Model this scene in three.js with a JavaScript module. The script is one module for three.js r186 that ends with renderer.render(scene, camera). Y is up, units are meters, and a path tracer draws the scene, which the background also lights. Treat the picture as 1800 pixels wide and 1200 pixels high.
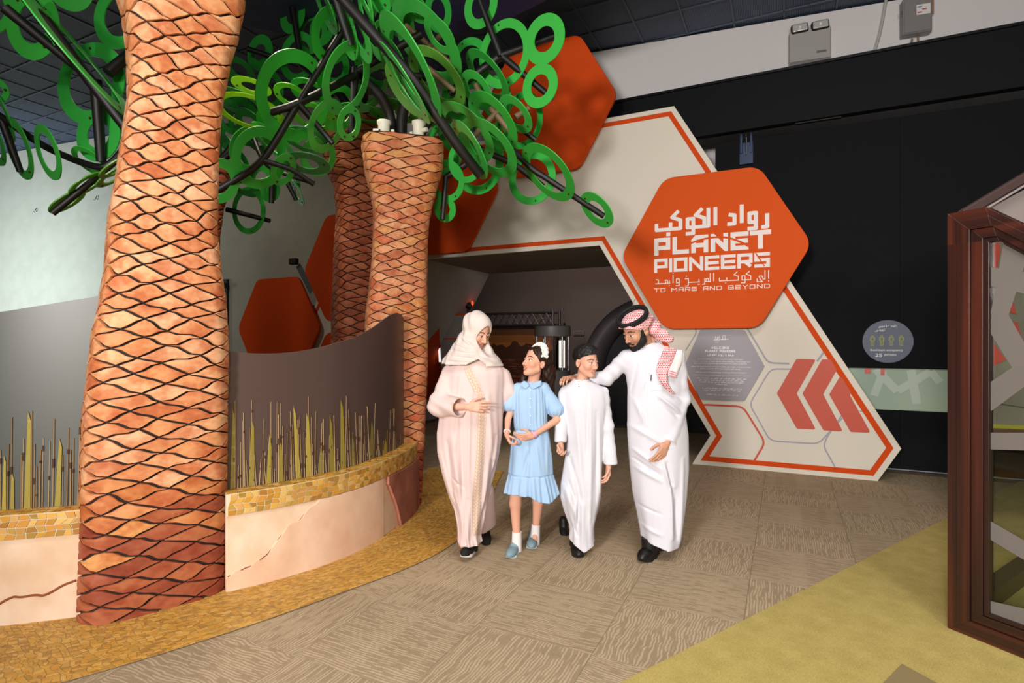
import * as THREE from 'three';
import { mergeGeometries } from 'three/addons/utils/BufferGeometryUtils.js';
import { RoundedBoxGeometry } from 'three/addons/geometries/RoundedBoxGeometry.js';
import { RectAreaLightUniformsLib } from 'three/addons/lights/RectAreaLightUniformsLib.js';
RectAreaLightUniformsLib.init();

// ---------------------------------------------------------------- camera, lights, exposure
const F = 980, EYE = 1.5;                       // focal length in pixels of an 1800 x 1200 frame, eye height
const scene = new THREE.Scene();
scene.background = new THREE.Color(0x000000);
const camera = new THREE.PerspectiveCamera(2 * Math.atan(600 / F) * 180 / Math.PI, 1.5, 0.05, 60);
camera.position.set(0, EYE, 0);
camera.lookAt(0, EYE, -10);
scene.add(camera);
const renderer = new THREE.WebGLRenderer({ antialias: true });
renderer.toneMapping = THREE.LinearToneMapping;
renderer.toneMappingExposure = 1.0;
renderer.shadowMap.enabled = true;
function spot(color, cd, from, to, angle, penumbra, radius, distance = 0) {
  const l = new THREE.SpotLight(color, cd, distance, angle, penumbra, 2);
  l.position.set(...from); l.target.position.set(...to); l.castShadow = true; l.shadow.radius = radius;
  l.shadow.mapSize.set(2048, 2048);
  scene.add(l, l.target);
  return l;
}
function areaLight(color, nits, w, h, from, to) {
  const l = new THREE.RectAreaLight(color, nits, w, h);
  l.position.set(...from); l.lookAt(...to); scene.add(l);
  return l;
}
spot(0xfffaf6, 195, [-3.0, 2.6, 4.0], [1.9, 1.5, -4.4], 0.60, 0.35, 26);               // photographer's soft flash, to the left behind the camera
spot(0xfff9f4, 115, [0.4, 3.0, 8.2], [0.2, 1.6, -5.2], 0.85, 0.5, 40);                  // weaker frontal fill
areaLight(0xfffaf4, 11.5, 3.4, 2, [0.7, 5.75, -0.9], [0.7, 0, -1.0]);                     // added overhead fill, no fixture, lifts the near carpet
areaLight(0xfff6ee, 1.2, 7, 4, [0.2, 5.8, 2.6], [0.3, 0, -2.2]);                        // ceiling panels behind the camera
spot(0xdcecf2, 165, [-12.5, 2.2, -8.6], [-11.4, 2.6, -13.0], 1.1, 0.9, 10);             // cool wash on the pale green wall
spot(0xfff2d8, 22, [-2.3, 5.0, -4.7], [-2.0, 2.4, -4.9], 0.75, 0.7, 8);                 // added warm spot without a fixture, brightens the lime leaves
spot(0xfff2e0, 11, [-6.2, 5.2, -6.6], [-4.9, 2.2, -10.6], 0.9, 0.8, 10);                 // soft wash on the wall behind the trees
spot(0xffe2d4, 36, [0.4, 3.4, -10.3], [1.9, 2.1, -13.6], 1.1, 0.8, 6);                 // dim lamp inside the exhibit hall

// ---------------------------------------------------------------- small helpers
let seed = 20240611;
const rnd = () => { seed = (seed + 0x6D2B79F5) | 0; let t = Math.imul(seed ^ (seed >>> 15), 1 | seed); t = (t + Math.imul(t ^ (t >>> 7), 61 | t)) ^ t; return ((t ^ (t >>> 14)) >>> 0) / 4294967296; };
const rr = (a, b) => a + (b - a) * rnd();
const clamp = (v, a, b) => Math.min(b, Math.max(a, v));
const mix = (a, b, t) => a + (b - a) * t;
const sstep = (a, b, v) => { const t = clamp((v - a) / (b - a), 0, 1); return t * t * (3 - 2 * t); };
const V = (x, y, z) => new THREE.Vector3(x, y, z);
const hash = (x, y, z) => { let h = Math.imul(x | 0, 374761393) + Math.imul(y | 0, 668265263) + Math.imul(z | 0, 1442695041) | 0; h = Math.imul(h ^ (h >>> 13), 1274126177); return ((h ^ (h >>> 16)) >>> 0) / 4294967296; };
function vnoise(x, y, z = 0, p = 1 << 20) {     // value noise, repeating every p cells in x and y
  const xi = Math.floor(x), yi = Math.floor(y), zi = Math.floor(z), fx = x - xi, fy = y - yi, fz = z - zi;
  const u = fx * fx * (3 - 2 * fx), v = fy * fy * (3 - 2 * fy), w = fz * fz * (3 - 2 * fz), m = (q) => ((q % p) + p) % p;
  const h = (i, j, k) => hash(m(xi + i), m(yi + j), zi + k);
  return mix(mix(mix(h(0, 0, 0), h(1, 0, 0), u), mix(h(0, 1, 0), h(1, 1, 0), u), v), mix(mix(h(0, 0, 1), h(1, 0, 1), u), mix(h(0, 1, 1), h(1, 1, 1), u), v), w);
}
const fbm = (x, y, z = 0, o = 4, p = 8) => { let s = 0, a = .5, f = 1; for (let i = 0; i < o; i++) { s += a * vnoise(x * f, y * f, z + i * 7, p * f); a *= .5; f *= 2; } return s / (1 - Math.pow(.5, o)); };
function tex(n, fn, srgb = true, n2 = n) {      // fn(u, v) gives sRGB 0..1 (or a grey) per texel
  const d = new Uint8Array(n * n2 * 4);
  for (let j = 0; j < n2; j++) for (let i = 0; i < n; i++) {
    let c = fn(i / n, j / n2); if (!Array.isArray(c)) c = [c, c, c];
    const k = (j * n + i) * 4; d[k] = clamp(c[0], 0, 1) * 255; d[k + 1] = clamp(c[1], 0, 1) * 255; d[k + 2] = clamp(c[2], 0, 1) * 255; d[k + 3] = 255;
  }
  const t = new THREE.DataTexture(d, n, n2); t.wrapS = t.wrapT = THREE.RepeatWrapping; t.magFilter = THREE.LinearFilter; t.minFilter = THREE.LinearMipmapLinearFilter; t.generateMipmaps = true;
  if (srgb) t.colorSpace = THREE.SRGBColorSpace; t.needsUpdate = true; return t;
}
const hex3 = (h) => [(h >> 16 & 255) / 255, (h >> 8 & 255) / 255, (h & 255) / 255];
const mix3 = (a, b, t) => [mix(a[0], b[0], t), mix(a[1], b[1], t), mix(a[2], b[2], t)];
const mat = (color, roughness = .6, o = {}) => new THREE.MeshStandardMaterial({ color, roughness, ...o });
const pmat = (color, roughness = .6, o = {}) => new THREE.MeshPhysicalMaterial({ color, roughness, ...o });

const names = {};
function numbered(n) { const k = names[n] = (names[n] ?? -1) + 1; return k ? `${n}_${String(k).padStart(3, '0')}` : n; }
function lit(o) { o.castShadow = o.receiveShadow = true; return o; }
function tag(o, label, category, group) { o.userData.label = label; o.userData.category = category; if (group) o.userData.group = group; return o; }
function thing(name, label, category, pos = [0, 0, 0], turn = 0, group) {
  const o = new THREE.Group(); o.name = numbered(name); o.position.set(...pos); o.rotation.y = turn; scene.add(o);
  return tag(o, label, category, group);
}
function structure(name, geo, m) { const o = lit(new THREE.Mesh(geo, m)); o.name = numbered(name); o.userData.kind = 'structure'; scene.add(o); return o; }
function part(name, geo, m, parent, label) {
  const g = Array.isArray(geo) ? (geo.length > 1 ? mergeGeometries(geo.map((q) => { const r = q.index ? q.toNonIndexed() : q; for (const a of Object.keys(r.attributes)) if (!['position', 'normal', 'uv'].includes(a)) r.deleteAttribute(a); return r; })) : geo[0]) : geo;
  const o = lit(new THREE.Mesh(g, m)); const c = parent.userData.counts ??= {}; const k = c[name] = (c[name] ?? -1) + 1;
  o.name = k ? `${name}_${String(k).padStart(3, '0')}` : name; parent.add(o); if (label) o.userData.label = label; return o;
}
const wipe = () => scene.traverse((o) => { delete o.userData.counts; });
const box = (w, h, d, x = 0, y = 0, z = 0) => new THREE.BoxGeometry(w, h, d).translate(x, y, z);
const rbox = (w, h, d, r, x = 0, y = 0, z = 0, s = 2) => new RoundedBoxGeometry(w, h, d, s, r).translate(x, y, z);
const shapeOf = (pts, holes = []) => { const s = new THREE.Shape(pts.map((p) => new THREE.Vector2(p[0], p[1]))); for (const h of holes) s.holes.push(new THREE.Path(h.map((p) => new THREE.Vector2(p[0], p[1])))); return s; };
const ext = (shape, depth, bevel = 0) => { const g = new THREE.ExtrudeGeometry(shape, { depth: depth - 2 * bevel, bevelEnabled: bevel > 0, bevelThickness: bevel, bevelSize: bevel, bevelOffset: -bevel, bevelSegments: 2, curveSegments: 24 }); return g.translate(0, 0, bevel); };
function tube(pts, r, seg = 10, closed = false) {
  const c = pts.length === 2 ? new THREE.LineCurve3(pts[0], pts[1]) : new THREE.CatmullRomCurve3(pts, closed, 'catmullrom', .4);
  return new THREE.TubeGeometry(c, pts.length === 2 ? 1 : pts.length * 8, r, seg, closed);
}
function rod(a, b, r0, r1 = r0, seg = 10) { const d = b.clone().sub(a), g = new THREE.CylinderGeometry(r1, r0, d.length(), seg); g.translate(0, d.length() / 2, 0); g.applyQuaternion(new THREE.Quaternion().setFromUnitVectors(V(0, 1, 0), d.normalize())); return g.translate(a.x, a.y, a.z); }
function roundPoly(pts, r, n = 6) {             // rounds the corners of a polygon
  const out = [], N = pts.length;
  pts.forEach((p, i) => {
    const a = pts[(i + N - 1) % N], b = pts[(i + 1) % N], d = (q) => { const l = Math.hypot(q[0] - p[0], q[1] - p[1]); return [(q[0] - p[0]) / l, (q[1] - p[1]) / l]; };
    const A = d(a), B = d(b), t = r / Math.tan(Math.acos(clamp(A[0] * B[0] + A[1] * B[1], -1, 1)) / 2);
    for (let k = 0; k <= n; k++) { const s = k / n, e0 = [p[0] + A[0] * t * (1 - s), p[1] + A[1] * t * (1 - s)], e1 = [p[0] + B[0] * t * s, p[1] + B[1] * t * s]; out.push([mix(e0[0], e1[0], s), mix(e0[1], e1[1], s)]); }
  });
  return out;
}
function inset(pts, d) {                        // mitred inset of a counter-clockwise polygon
  const N = pts.length;
  return pts.map((p, i) => {
    const a = pts[(i + N - 1) % N], b = pts[(i + 1) % N], n = (q, w) => { const l = Math.hypot(w[0] - q[0], w[1] - q[1]); return [-(w[1] - q[1]) / l, (w[0] - q[0]) / l]; };
    const n1 = n(a, p), n2 = n(p, b), k = d / (1 + n1[0] * n2[0] + n1[1] * n2[1]);
    return [p[0] + (n1[0] + n2[0]) * k, p[1] + (n1[1] + n2[1]) * k];
  });
}
// surveying the photograph: a pixel at a given distance, on the floor, or on a plane parallel to the portal wall
const at = (px, py, Z) => V((px - 900) / F * Z, EYE - (py - 600) / F * Z, -Z);
const onFloor = (px, py) => at(px, py, F * EYE / (py - 600));
const TH = Math.atan(980 / 2000), CT = Math.cos(TH), ST = Math.sin(TH);
const W = (u, y, n) => V(CT * u + ST * n, y, ST * u - CT * n);              // wall coordinates: u along, n away from the camera
const onWall = (px, py, n) => { const r = (px - 900) / F, Z = n / (ST * r + CT), X = r * Z; return [CT * X - ST * Z, EYE - (py - 600) / F * Z]; };
const wallThing = (name, label, cat, u, y, n, group) => thing(name, label, cat, W(u, y, n).toArray(), -TH, group);
const hexPts = (R, cx = 0, cy = 0) => [0, 1, 2, 3, 4, 5].map((k) => [cx + R * Math.cos(k * Math.PI / 3), cy + R * Math.sin(k * Math.PI / 3)]);
// ---------------------------------------------------------------- room shell
const M = {};
M.greenWall = mat(0xffffff, .85, { map: tex(128, (u, v) => { const n = fbm(u * 6, v * 6, 3, 4, 6); return mix3([.66, .655, .60], [.71, .70, .65], n); }) });
M.whiteWall = mat(0xdedad9, .85);
M.darkPanel = pmat(0x0b0c10, .75, { specularIntensity: .35 });
M.darkBeam = pmat(0x0a0b10, .7, { specularIntensity: .4 });
M.shell = mat(0x8b857c, .9);
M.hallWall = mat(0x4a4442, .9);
M.black = mat(0x0b0b0c, .6);
M.chrome = mat(0xb9bcc0, .25, { metalness: 1 });
M.steel = mat(0x8c9096, .4, { metalness: .9 });

const floor = structure('floor', box(30, .2, 30, -4, -.1, -3), mat(0x6b5a48, .95));
{
  // woven carpet tiles, laid quarter-turned like a chequerboard
  const streak = (sd) => tex(512, (u, v) => {
    const amp = [.020, .034, .012][sd % 3], wob = (fbm(u * 4, v * 5, sd, 3, 5) - .5) * amp * 2.4 + (fbm(u * 20, v * 14, sd + 30, 2, 14) - .5) * .006;
    const q = (u + wob) * 40, line = Math.floor(q), f = Math.abs(q - line - .5) * 2, on = vnoise(line * 3.7 + 11, v * 9, sd + 5, 9), w = mix(.35, .8, vnoise(line * 1.9, v * 5, sd + 8, 5));
    const l = (1 - sstep(w - .25, w + .12, f)) * sstep(.22, .5, on), rib = Math.sin((u + wob * .5) * 40 * 4 * Math.PI) * .5, fine = vnoise(u * 256, v * 180, sd, 256), big = fbm(u * 3, v * 3, sd + 50, 2, 3);
    return mix3([.565, .485, .375], [.755, .675, .56], clamp(l * .62 + .18 + rib * .13 + (fine - .5) * .45 + (big - .5) * .16, 0, 1));
  });
  const mats = [0, 1, 2].map((k) => { const t = streak(k * 13 + 1); return mat(0xffffff, .97, { map: t, bumpMap: t, bumpScale: .002 }); });
  const S = .63, g = rbox(S - .0012, .012, S - .0012, .0012, 0, 0, 0, 1);
  for (let i = -8; i <= 9; i++) for (let k = -6; k <= 10; k++) {
    const u = -.83 + S * (i + .5), n = 2.56 + S * (k + .5), p = W(u, 0, n), Z = -p.z;
    if (Z < 1.6 || n > 13 || (n > 7.6 && u > -.7) || Math.abs(p.x) / Z > 1.25 || (n > 9 && (u < -7 || u > .5))) continue;
    const m = part('carpet_tile', g, mats[(i * 7 + k * 3 + 90) % 3], floor);
    m.position.set(p.x, 0, p.z); m.rotation.y = -TH + (((i + k) & 1) ? Math.PI / 2 : 0) + Math.PI * (hash(i, k, 4) > .5);
  }
  // yellow carpet
  const a = [.4875, 2.45], d = [3.2285, 2.292], q = (t) => [a[0] + d[0] * t, a[1] + d[1] * t];
  const ct = tex(256, (u, v) => { const n = vnoise(u * 128, v * 128, 1, 128), b = fbm(u * 4, v * 4, 5, 4, 4); return mix3([.62, .545, .28], [.79, .715, .43], clamp(.5 + (n - .5) * .7 + (b - .5) * .5, 0, 1)); });
  ct.repeat.set(3, 3);
  const flat = (pts, h, y) => { const g = ext(shapeOf(pts.map((p) => [p[0], p[1]])), h).rotateX(-Math.PI / 2); return g.translate(0, y, 0); };
  part('yellow_carpet', flat([q(-.66), [-1.6, -3.8], [7.7, -3.8], [7.7, 4.8], q(1.53)], .009, 0), mat(0xffffff, .98, { map: ct, bumpMap: ct, bumpScale: .002 }), floor, 'mustard yellow carpet');
  part('grey_carpet_patch', flat([[1.803, 2.579], [1.31, 2.19], [1.44, 2.0], [1.94, 2.2]].map((p) => p), .0095, .001), mat(0x8a7a52, .98, { bumpMap: ct, bumpScale: .002 }), floor, 'grey brown carpet inlay');
}
// white and pale green wall behind everything, with the opening for the tunnel
const PSI = Math.atan2(.329, .9445), wallA = (X, Y, off = 0) => { const t = (X - 5.08) / .9445, Z = 7.35 - t * .329; return V(X - .329 * off, Y, -(Z - .9445 * off)); };
{
  const sh = (x0, x1, hole) => { const s = shapeOf([[x0, -.08], [x1, -.08], [x1, 6], [x0, 6]], hole ? [hole] : []); return ext(s, .2).translate(0, 0, -.2); };
  const w1 = structure('wall_back', sh(-8.4, 6, [[-8.2, -.05], [-8.2, 3.1], [-1.6, 3.1], [-1.6, -.05]]), M.whiteWall); w1.position.set(5.08, 0, -7.35); w1.rotation.y = -PSI;
  const w2 = structure('wall_back', sh(-24, -8.4), M.greenWall); w2.position.set(5.08, 0, -7.35); w2.rotation.y = -PSI;
}
structure('wall_right', box(.2, 6.2, 20, 8.1, 3, 0), M.shell);
structure('wall_left', box(.2, 6.2, 28, -17, 3, -4), M.greenWall);
structure('wall_front', box(26, 6.2, .2, -4.4, 3, 9.6), M.shell);
{ // exhibit hall behind the tunnel
  const h = (w, hh, d, u, y, n) => { const g = box(w, hh, d); g.rotateY(-TH); const p = W(u, y, n); return g.translate(p.x, p.y, p.z); };
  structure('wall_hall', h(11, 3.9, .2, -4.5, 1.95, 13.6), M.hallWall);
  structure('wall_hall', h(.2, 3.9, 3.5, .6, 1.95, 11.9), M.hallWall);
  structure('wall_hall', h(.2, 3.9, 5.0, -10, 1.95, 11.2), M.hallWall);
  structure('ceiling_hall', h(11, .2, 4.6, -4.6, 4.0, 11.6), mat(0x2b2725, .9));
}
// ceiling of perforated dark tiles in a metal grid
const ceiling = structure('ceiling', box(30, .2, 30, -4, 6.16, -3), mat(0x0c0e12, .9));
{
  const G = .638, pt = tex(256, (u, v) => { const a = u * 28, b = v * 28 + (Math.floor(a) & 1) * .5, d = Math.hypot(a % 1 - .5, b % 1 - .5); return mix3([.06, .07, .095], [.36, .41, .52], sstep(.30, .40, d)); });
  const pm = mat(0xffffff, .6, { map: pt }), g = box(G - .03, .02, G - .03), list = [];
  for (let i = -26; i < 16; i++) for (let k = -6; k < 28; k++) { const u = -1.927 + G * (i + .5), n = .2 + G * (k + .5), p = W(u, 6.04, n); if (p.x > -16.8 && p.x < 8 && -p.z > -5 && -p.z < 7.9 - (p.x - 5.08) * .348 && -p.z < 15) list.push(p); }
  const seen = (p) => -p.z > 4 && Math.abs(p.x / p.z) < 1.05;
  list.sort((a, b) => (seen(b) - seen(a)) || a.length() - b.length());
  list.slice(0, 290).forEach((p) => { const m = part('ceiling_panel', g, pm, ceiling); m.position.copy(p); m.rotation.y = -TH; });
  const rest = new THREE.InstancedMesh(g, pm, list.length - 290); rest.name = 'ceiling_panels_beyond'; rest.userData.kind = 'stuff';
  list.slice(290).forEach((p, i) => rest.setMatrixAt(i, new THREE.Matrix4().makeRotationY(-TH).setPosition(p))); ceiling.add(lit(rest));
  const bars = []; const bar = (w, d, u, n) => { const b = box(w, .03, d); b.rotateY(-TH); const p = W(u, 6.03, n); bars.push(b.translate(p.x, p.y, p.z)); };
  for (let i = -26; i <= 16; i++) bar(.026, 22, -1.927 + G * i, 7); for (let k = -6; k < 28; k++) bar(27, .026, -3.5, .2 + G * k);
  part('ceiling_grid', bars, mat(0x4c5666, .5), ceiling);
}
tag(part('ceiling_disc', new THREE.CylinderGeometry(2.95, 2.95, .14, 80), mat(0x262f57, .6), scene), 'large round dark blue disc hanging under the ceiling above the trees', 'ceiling disc').position.set(-1.7, 5.27, -3.95);
// ---------------------------------------------------------------- portal wall: hexagonal arch, tunnel, signs
M.cream = mat(0xded6c7, .65); M.creamEdge = mat(0xd8d2c6, .55); M.orange = pmat(0xd44a12, .7, { specularIntensity: .3 }); M.orangeSign = pmat(0xd8541a, .7, { specularIntensity: .3 });
M.greyLine = mat(0xa4a2ab, .6); M.redInk = mat(0xc8503a, .55); M.greyInk = mat(0x9b959a, .6);
const NP = 7.08, HC = [-3.57, .37], RO = 4.67, RI = 2.76, FT = .05;
function footX(R) { return R - (HC[1]) / Math.sqrt(3); }
const ringOutline = () => { const h = (R) => hexPts(R, HC[0], HC[1]), o = h(RO), i = h(RI); return [[HC[0] + footX(RO), 0], o[0], o[1], o[2], o[3], [HC[0] - footX(RO), 0], [HC[0] - footX(RI), 0], i[3], i[2], i[1], i[0], [HC[0] + footX(RI), 0]]; };
const portal = wallThing('hexagon_portal', 'large cream hexagonal archway panel with an orange stripe around its opening', 'archway', 0, 0, NP);
{
  const P = ringOutline(), f = M.cream;
  part('arch_panel', ext(shapeOf(P), FT, .004).translate(0, 0, -FT), f, portal);
  const a = inset(P, .06), b = inset(P, .117);
  part('border_stripe', ext(shapeOf(a, [b]), .003).translate(0, 0, .0005), M.orange, portal, 'orange border stripe');
  const L = (px, py) => onWall(px, py, NP);
  const inside = inset(P, .125);
  // thin hexagon outlines, chevrons and the grey welcome text, all flat vinyl on the panel
  const line = (pts, w, m, name, label) => {     // one flat ribbon with mitred corners
    const z = .002 + rnd() * .001, pos = [], idx = []; pts.forEach((p, i) => { const a = pts[Math.max(0, i - 1)], b = pts[Math.min(pts.length - 1, i + 1)], n = (q, r) => { const l = Math.hypot(r[0] - q[0], r[1] - q[1]) || 1; return [-(r[1] - q[1]) / l, (r[0] - q[0]) / l]; }, n1 = i ? n(a, p) : n(p, b), n2 = i < pts.length - 1 ? n(p, b) : n1, k = w / 2 / Math.max(.35, 1 + n1[0] * n2[0] + n1[1] * n2[1]); for (const s of [1, -1]) pos.push(p[0] + s * (n1[0] + n2[0]) * k, p[1] + s * (n1[1] + n2[1]) * k, z); if (i) idx.push(2 * i - 2, 2 * i - 1, 2 * i, 2 * i, 2 * i - 1, 2 * i + 1); });
    const g = new THREE.BufferGeometry(); g.setAttribute('position', new THREE.Float32BufferAttribute(pos, 3)); g.setAttribute('uv', new THREE.Float32BufferAttribute(new Float32Array(pos.length / 3 * 2), 2)); g.setIndex(idx); g.computeVertexNormals(); part(name, g, m, portal, label);
  };
  const cr = (x, y) => L(1190 + x / 4, 560 + y / 4);
  line(roundOpen([cr(165, 625), cr(175, 603), cr(465, 618), cr(620, 870), cr(545, 995)], .07), .022, M.redInk, 'hexagon_outline', 'thin red hexagon outline');
  line(roundOpen([cr(800, 355), cr(660, 352), cr(510, 600), cr(655, 858), cr(995, 880), cr(1160, 700)], .07), .016, M.greyLine, 'hexagon_outline', 'thin grey hexagon outline');
  line(roundOpen([cr(790, 316), cr(640, 310), cr(520, 110), cr(490, 60)], .06), .02, M.greyLine, 'hexagon_outline', 'thin grey hexagon outline');
  line(roundOpen([cr(60, 225), cr(140, 95), cr(120, 50), cr(100, 50)], .05), .016, M.greyLine, 'hexagon_outline', 'thin grey hexagon outline');
  line(roundOpen([cr(1110, 1040), cr(1030, 895), cr(1055, 830), cr(1165, 670)], .05), .016, M.greyLine, 'hexagon_outline', 'thin grey hexagon outline');
  line([cr(1040, 225), cr(985, 300)], .022, M.greyLine, 'hexagon_outline', 'thin grey hexagon outline');
  line([cr(1285, 650), cr(1325, 651)], .016, M.greyLine, 'hexagon_outline', 'thin grey hexagon outline');
  line(roundOpen([L(1112, 545), L(1114, 526), L(1128, 524)], .05), .012, M.greyLine, 'hexagon_outline', 'thin grey hexagon outline');
  const chev = (pts) => part('chevron', ext(shapeOf(roundPoly(pts.map((p) => cr(...p)).reverse(), .02, 3)), .003).translate(0, 0, .001), M.redInk, portal, 'red chevron arrow pointing left');
  chev([[840, 282], [978, 285], [842, 525], [978, 780], [842, 772], [702, 525]]);
  chev([[1020, 285], [1082, 285], [1124, 360], [1028, 530], [1167, 793], [1030, 785], [882, 527]]);
  chev([[1150, 398], [1222, 518], [1216, 538], [1362, 802], [1220, 796], [1070, 532]]);
}
function roundOpen(pts, r) { const out = [pts[0]]; for (let i = 1; i + 1 < pts.length; i++) { const p = pts[i], d = (q) => { const l = Math.hypot(q[0] - p[0], q[1] - p[1]), t = Math.min(r, l * .45); return [p[0] + (q[0] - p[0]) / l * t, p[1] + (q[1] - p[1]) / l * t]; }; const a = d(pts[i - 1]), b = d(pts[i + 1]); for (let k = 0; k <= 4; k++) { const s = k / 4; out.push([mix(mix(a[0], p[0], s), mix(p[0], b[0], s), s), mix(mix(a[1], p[1], s), mix(p[1], b[1], s), s)]); } } out.push(pts[pts.length - 1]); return out; }
// tunnel lining: upper left slope, roof, upper right slope and the lower sides
{
  const i = hexPts(RI, HC[0], HC[1]), y0 = 0, xl = HC[0] - footX(RI), xr = HC[0] + footX(RI), D = 2.02;
  const tun = wallThing('tunnel_lining', 'grey faceted tunnel lining running back from the hexagonal opening', 'tunnel', 0, 0, NP);
  const slab = (a, b, m, name, label) => { const l = Math.hypot(b[0] - a[0], b[1] - a[1]), g = new THREE.BoxGeometry(l, .05, D).translate(0, .026, -D / 2 - .05).rotateZ(Math.atan2(b[1] - a[1], b[0] - a[0])).translate((a[0] + b[0]) / 2, (a[1] + b[1]) / 2, 0); return part(name, g, m, tun, label); };
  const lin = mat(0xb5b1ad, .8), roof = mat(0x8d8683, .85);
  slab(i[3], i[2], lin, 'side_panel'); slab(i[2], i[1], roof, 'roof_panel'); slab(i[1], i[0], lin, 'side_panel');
  slab([xl, 0], i[3], lin, 'side_panel'); slab(i[0], [xr, 0], lin, 'side_panel');
  // orange mountain skyline painted low on the left slope: a thin board of its own
  const l = Math.hypot(i[2][0] - i[3][0], i[2][1] - i[3][1]), pts = [[0, 0], [D - .02, 0], [D - .02, 1.20], [1.56, 1.17], [1.38, 1.34], [1.20, 1.58], [1.02, 1.26], [.75, 1.22], [0, 1.20]].map((p) => [p[0] + .03, p[1]]);
  const g = ext(shapeOf(pts), .006).rotateY(Math.PI / 2).rotateZ(0);
  const m = part('mountain_graphic', g, M.orange, tun, 'orange mountain skyline graphic');
  m.position.set(i[3][0] + .012, i[3][1], -.03); m.rotation.z = Math.atan2(i[2][1] - i[3][1], i[2][0] - i[3][0]) - Math.PI / 2;
}
// orange hexagons climbing the wall beside the arch
function orangeHex(u, y, n, label, R = .985) {
  const o = wallThing('orange_hexagon', label, 'hexagon panel', u, y, n);
  part('hexagon_board', ext(shapeOf(roundPoly(hexPts(R + .03), .2)), .05, .006).translate(0, 0, -.05), M.orange, o);
  const back = n > 6.99 ? 0 : .08; for (const [a, b] of [[-.4, .4], [.4, .4], [-.4, -.4], [.4, -.4]]) part('standoff', new THREE.CylinderGeometry(.02, .02, NP - n > .1 ? .08 : .8, 10).rotateX(Math.PI / 2).translate(a, b, NP - n > .1 ? -.09 : -.45), M.steel, o);
  return o;
}
orangeHex(-2.93, 4.65, 6.95, 'topmost orange hexagon, above the arch and overlapping the dark beam');
orangeHex(-4.63, 3.68, 6.95, 'orange hexagon at the upper left corner of the arch, partly behind the middle tree trunk');
orangeHex(-6.33, 2.71, 6.95, 'orange hexagon on the pale wall, hidden at its right by the rear tree trunk');
orangeHex(-8.03, 1.74, 6.99, 'leftmost orange hexagon, rising behind the smoky screen');
orangeHex(-6.33, .77, 6.95, 'lowest orange hexagon, a corner showing between screen and rear trunk');
{ // galvanised strap that joins two of the hexagons
  const p0 = onWall(524, 466, 7.02), p1 = onWall(548, 512, 7.02), o = wallThing('hexagon_bracket', 'galvanised strap bracket with a lamp head joining two orange hexagons', 'bracket', p0[0], p0[1], 7.02);
  const dx = p1[0] - p0[0], dy = p1[1] - p0[1], l = Math.hypot(dx, dy);
  part('strap', box(l, .11, .012).rotateZ(Math.atan2(dy, dx)).translate(dx / 2, dy / 2, 0), M.steel, o);
  part('lamp_head', rbox(.16, .11, .09, .02, -.05, .06, .05), M.black, o);
}
// ---- lettering -------------------------------------------------------------------------------
const GLY = { P: [[[0, 1], [0, 0], [1, 0], [1, .6], [0, .6]]], L: [[[0, 0], [0, 1], [1, 1]]], A: [[[0, 1], [0, .22], [.22, 0], [1, 0], [1, 1]], [[0, .6], [1, .6]]], N: [[[0, 1], [0, 0], [1, 1], [1, 0]]], E: [[[1, 0], [0, 0], [0, 1], [1, 1]], [[0, .5], [.95, .5]]], T: [[[-.08, 0], [1.08, 0]], [[.5, 0], [.5, 1]]], I: [[[0, 0], [0, 1]]], O: [[[.06, 0], [1, 0], [1, 1], [0, 1], [0, 0], [.1, 0]]], R: [[[0, 1], [0, 0], [1, 0], [1, .58], [0, .58]], [[.5, .58], [1, 1]]], S: [[[1, .0], [0, 0], [0, .5], [1, .5], [1, 1], [0, 1]]], M: [[[0, 1], [0, 0], [.5, .55], [1, 0], [1, 1]]], D: [[[0, 0], [.8, 0], [1, .2], [1, .8], [.8, 1], [0, 1], [0, 0], [.1, 0]]], B: [[[0, 0], [.92, 0], [.92, .5], [1, .5], [1, 1], [0, 1], [0, 0], [.1, 0]], [[0, .5], [1, .5]]], Y: [[[0, 0], [.5, .5], [1, 0]], [[.5, .5], [.5, 1]]], W: [[[0, 0], [.2, 1], [.5, .2], [.8, 1], [1, 0]]], C: [[[1, 0], [0, 0], [0, 1], [1, 1]]] };
function blockText(c, text, x, y, w, h, t, gap = .16) {  // wide angular capitals in a box
  const wd = (ch) => (ch === ' ' ? .55 : ch === 'I' ? .0 : ch === 'M' || ch === 'W' ? 1.15 : ch === 'T' ? 1 : .98);
  const n = text.length; let units = 0; for (const ch of text) units += wd(ch);
  const cell = (w - n * t - (n - 1) * gap * h) / units; c.lineWidth = t; c.lineJoin = 'miter'; c.miterLimit = 3; c.lineCap = 'butt';
  let X = x; c.save(); c.beginPath(); c.rect(x - t, y, w + 2 * t, h); c.clip();
  for (const ch of text) {
    const cw = wd(ch) * cell;
    for (const s of GLY[ch] ?? []) { c.beginPath(); s.forEach((p, k) => { const e = k === 0 || k === s.length - 1, px = X + t / 2 + p[0] * cw; let py = y + t / 2 + p[1] * (h - t); if (e && (p[1] === 1 || p[1] === 0)) { const q = s[k ? k - 1 : 1]; if (q[0] === p[0]) py += p[1] ? t / 2 : -t / 2; } let ex = 0; if (e) { const q = s[k ? k - 1 : 1]; if (q[1] === p[1]) ex = (p[0] > q[0] ? 1 : -1) * t / 2; } k ? c.lineTo(px + ex, py) : c.moveTo(px + ex, py); }); c.stroke(); }
    X += cw + t + gap * h;
  }
  c.restore();
}
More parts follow.
